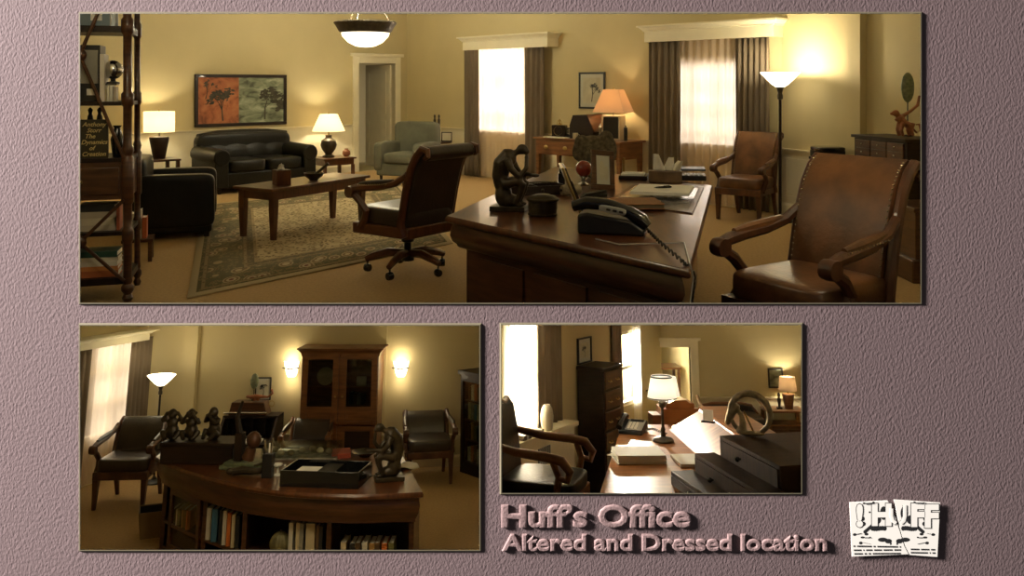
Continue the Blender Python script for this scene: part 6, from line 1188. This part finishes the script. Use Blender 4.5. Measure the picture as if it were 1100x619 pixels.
# radiator cover with sill, grille, box and vase
ra0, ra1 = wL3.hit(536, 470, .3)[0], wL3.hit(617, 470, .26)[0]; t = link(bpy.data.objects.new('radiator_cover', None)); wL3.place(t, 0, 0, 0); tag(t, 'white radiator cover with grille below the sheer curtain', 'radiator cover')
part('sill_board', MB().box(ra0-.1, ra1+.04, -.30, -.012, zsill-.05, zsill-.001), MAT['trimpaint'], t, smooth=False, clips=[SL3]); part('front_panel', MB().box(ra0-.1, ra1, -.26, -.24, 0, zsill-.05).box(ra1-.02, ra1, -.24, -.012, 0, zsill-.05), MAT['trimpaint'], t, smooth=False, clips=[SL3])
g0_, g1_ = wL3.hit(578, 485, .26)[0], wL3.hit(591, 485, .26)[0]; gz1, gz0 = wL3.hit(585, 480, .26)[1], wL3.hit(585, 499, .26)[1]; gr = part('grille', MB().box(g0_, g1_, -.266, -.26, gz0, gz1), MAT['black'], t, smooth=False)
for i in range(7): x = g0_+(g1_-g0_)*(i+.5)/7; part('slat', MB().box(x-.01, x+.01, -.274, -.266, gz0, gz1), MAT['greyplastic'], gr, smooth=False)
p = wL3.pt(wL3.hit(588, 448, .23)[0], .225, zsill); kv = 1/X.ppm(p); hv = 26*kv; t = solo('oval_vase', 'tall cream oval vase on the window sill', 'vase', MB().lathe([(.05, 0), (.06, .01), (hv*.26, hv*.35), (hv*.275, hv*.55), (hv*.22, hv*.85), (hv*.12, hv), (hv*.10, hv*.98), (hv*.2, hv*.8)], 24), MAT['ceramic'], X, p)
p = wL3.pt(wL3.hit(573, 455, .2)[0], .20, zsill); t = thing('striped_box', 'flat striped dark box on sill left of cream vase', 'box', X, p, wL3.ang); part('box', MB().box(-.34, .10, -.08, .08, 0, .05), MAT['marble'], t, bevel=.003)
for i in range(4): part('stripe', MB().box(-.28+i*.1, -.24+i*.1, -.082, .082, .0, .052), MAT['paper'], t, smooth=False)
# tall drawer cabinet and print
def pxof(p_): q_ = X.M @ Vector(p_); return PX+q_.x/q_.y*F
bo = min([i_*.02 for i_ in range(5, 60)], key=lambda o_: abs(pxof(wL3.pt(wL3.hit(650, 440, o_)[0], .03, 1.2))-621)); a, c = wL3.hit(650, 440, bo)[0], wL3.hit(668, 440, bo)[0]; zt_ = wL3.hit(622, 392, .02)[1]-.05
t = link(bpy.data.objects.new('tall_drawer_cabinet', None)); wL3.place(t, (a+c)/2, .02, 0); tag(t, 'tall dark narrow chest of drawers against window wall', 'cabinet'); w = (c-a)/2; bo -= .02
part('body', MB().box(-w, w, -bo+.018, 0, 0, zt_), MAT['wooddark'], t, bevel=.005); part('top_moulding', MB().box(-w-.03, w+.03, -bo-.02, 0, zt_, zt_+.045), MAT['wooddark'], t, bevel=.01)
hd = zt_/6
for i in range(6):
    d = part('drawer', MB().box(-w+.03, w-.03, -bo, -bo+.018, i*hd+.02, (i+1)*hd-.015), MAT['wood'], t, bevel=.004)
    for s_ in (-1, 1): part('pull', MB().tube([(s_*w*.45-.04, -bo-.002, (i+.5)*hd), (s_*w*.45-.03, -bo-.025, (i+.5)*hd-.015), (s_*w*.45+.03, -bo-.025, (i+.5)*hd-.015), (s_*w*.45+.04, -bo-.002, (i+.5)*hd)], .007, 6), MAT['brass'], d)
framed(wL3, 'black-framed drawing above tall drawer cabinet', 621.5, 636, 362.5, 390.5, fw=.02, mw=.05, off=.03, draw=lambda a_, w_, z0_, z1_: ink_tree(a_, w_, z0_, z1_, 12, y=-.02))
# settee, console with lamp, statuette and picture on the far wall
u0, u1 = wD3.hit(753, 450, .55)[0], wD3.hit(822, 450, .55)[0]; zt_ = wD3.hit(790, 435, .25)[1]; t = link(bpy.data.objects.new('settee', None)); wD3.place(t, (u0+u1)/2, .42, 0); tag(t, 'dark settee with curved wooden top rail against far wall', 'sofa'); w = (u1-u0)/2
part('seat', MB().cush((0, -.08, .42), (2*w-.1, .58, .2), .25), MAT['leatherdk'], t); part('seat_rail', MB().box(-w+.03, w-.03, -.34, .3, .22, .34), MAT['wood'], t, bevel=.01)
bs = [(-w+.04, .4), (w-.04, .4), (w-.02, zt_-.14), (w-.10, zt_-.03), (w-.25, zt_), (-w+.25, zt_), (-w+.10, zt_-.03), (-w+.02, zt_-.14)]; part('backrest', MB().prism(bs, .2, .29, 'y'), MAT['leatherdk'], t, bevel=.02); part('top_rail', MB().tube([(x, .24, z) for x, z in bs[1:]+bs[:1]], .032, 8), MAT['woodmid'], t)
for s_ in (-1, 1): part('arm', MB().tube([(s_*(w-.03), .22, .72), (s_*(w+.0), -.1, .66), (s_*(w+.0), -.3, .64), (s_*(w-.01), -.33, .5), (s_*(w-.03), -.3, .3)], .03, 8), MAT['woodmid'], t)
for sx in (-w+.08, w-.08):
    for sy in (-.3, .25): part('leg', MB().lathe([(.018, 0), (.03, .23)], 8, (sx, sy, 0)), MAT['woodmid'], t)
u0, u1 = wD3.hit(822, 440, .3)[0], wD3.hit(864, 440, .3)[0]; zt_ = wD3.hit(845, 440, .3)[1]; t = link(bpy.data.objects.new('console_table', None)); wD3.place(t, (u0+u1)/2, .22, 0); tag(t, 'dark wooden console table with open top shelf at far right', 'table'); w = (u1-u0)/2
part('top', MB().box(-w, w, -.2, .2, zt_-.03, zt_), MAT['woodmid'], t, bevel=.004); part('shelf', MB().box(-w+.03, w-.03, -.18, .18, zt_-.22, zt_-.2), MAT['woodmid'], t); part('cabinet_box', MB().box(-w+.05, w-.05, -.17, .18, .08, zt_-.22), MAT['wood'], t, bevel=.004)
for s_ in (-1, 1): d = part('door', MB().box(min(s_*.02, s_*(w-.08)), max(s_*.02, s_*(w-.08)), -.185, -.17, .12, zt_-.26), MAT['wood'], t, bevel=.004)
for sx in (-w+.03, w-.03):
    for sy in (-.17, .17): part('leg', MB().box(sx-.025, sx+.025, sy-.025, sy+.025, 0, zt_-.03), MAT['woodmid'], t)
pq = wD3.pt(wD3.hit(848, 437, .25)[0], .22, zt_+.001); s_ = (X.aty(848, 405, pq.y).z-pq.z)/.55; table_lamp('table lamp with taupe drum shade on console table', X, pq, 'bucket', 16, s_, 0, 'shade_taupe')
pq = wD3.pt(wD3.hit(838, 438, .3)[0], .27, zt_+.001); ks = 1/X.ppm(pq); t = thing('dark_statuette', 'slender dark statuette beside taupe lamp', 'statue', X, pq); part('base', MB().box(-2.6*ks, 2.6*ks, -2*ks, 2*ks, 0, 2*ks), MAT['wooddark'], t); part('figure', MB().lathe([(1.2*ks, 2*ks), (1.6*ks, 6*ks), (2.2*ks, 10*ks), (1*ks, 12*ks), (1.7*ks, 14*ks), (1.4*ks, 16*ks), (.2*ks, 17*ks)], 10), MAT['bronze'], t)
framed(wD3, 'dark-framed landscape picture left of console lamp', 825.5, 841.5, 396, 417, 'canvas_green', fw=.02, mw=0)
# hallway furniture seen through the doorway
for i, (u, y, lb) in enumerate(((dd0+.08, 1.7, 'small dark hallway chair seen through doorway, nearer one'), (dd0+.32, 4.3, 'small dark hallway chair seen through doorway, farther one'))):
    t = link(bpy.data.objects.new('hall_chair', None)); t.matrix_world = wD3.M @ Matrix.Translation((u, y, 0)) @ Matrix.Rotation(R(20+40*i), 4, 'Z'); tag(t, lb, 'chair')
    part('seat', MB().cush((0, 0, .48), (.42, .42, .08), .3), MAT['leatherdk'], t); part('backrest', MB().box(-.2, .2, .19, .22, .62, .92), MAT['wood'], t, bevel=.01)
    for sx in (-.18, .18): part('leg', MB().box(sx-.02, sx+.02, -.2, -.16, 0, .46), MAT['woodmid'], t); part('leg', MB().box(sx-.02, sx+.02, .18, .22, 0, 1.0), MAT['woodmid'], t)
t = link(bpy.data.objects.new('hall_table', None)); t.matrix_world = wD3.M @ Matrix.Translation((dd0+.55, 3.0, 0)); tag(t, 'dark hallway table seen through the doorway', 'table'); part('top', MB().box(-.35, .35, -.3, .3, .70, .74), MAT['wood'], t)
for sx in (-.3, .3):
    for sy in (-.25, .25): part('leg', MB().box(sx-.025, sx+.025, sy-.025, sy+.025, 0, .70), MAT['wood'], t)
lamp('POINT', 'hall_light', (dd0+.45, 1.4, 1.5), 60, (1, .84, .5), .15, None, wD3.M)
# low sun through the far window onto desk, papers and riser
tgt = on3(728, 484); sp = wL3.pt((g2+g3)/2, -2.6, 2.3); wpt = wL3.pt(g2*.7+g3*.3, 0, wh5[3]-.22)
lamp('SPOT', 'sunbeam', tuple(tgt+(wpt-tgt)*1.13), 620, (1, .9, .72), .03, tuple(tgt), X.M, spot_size=R(38), spot_blend=.2)
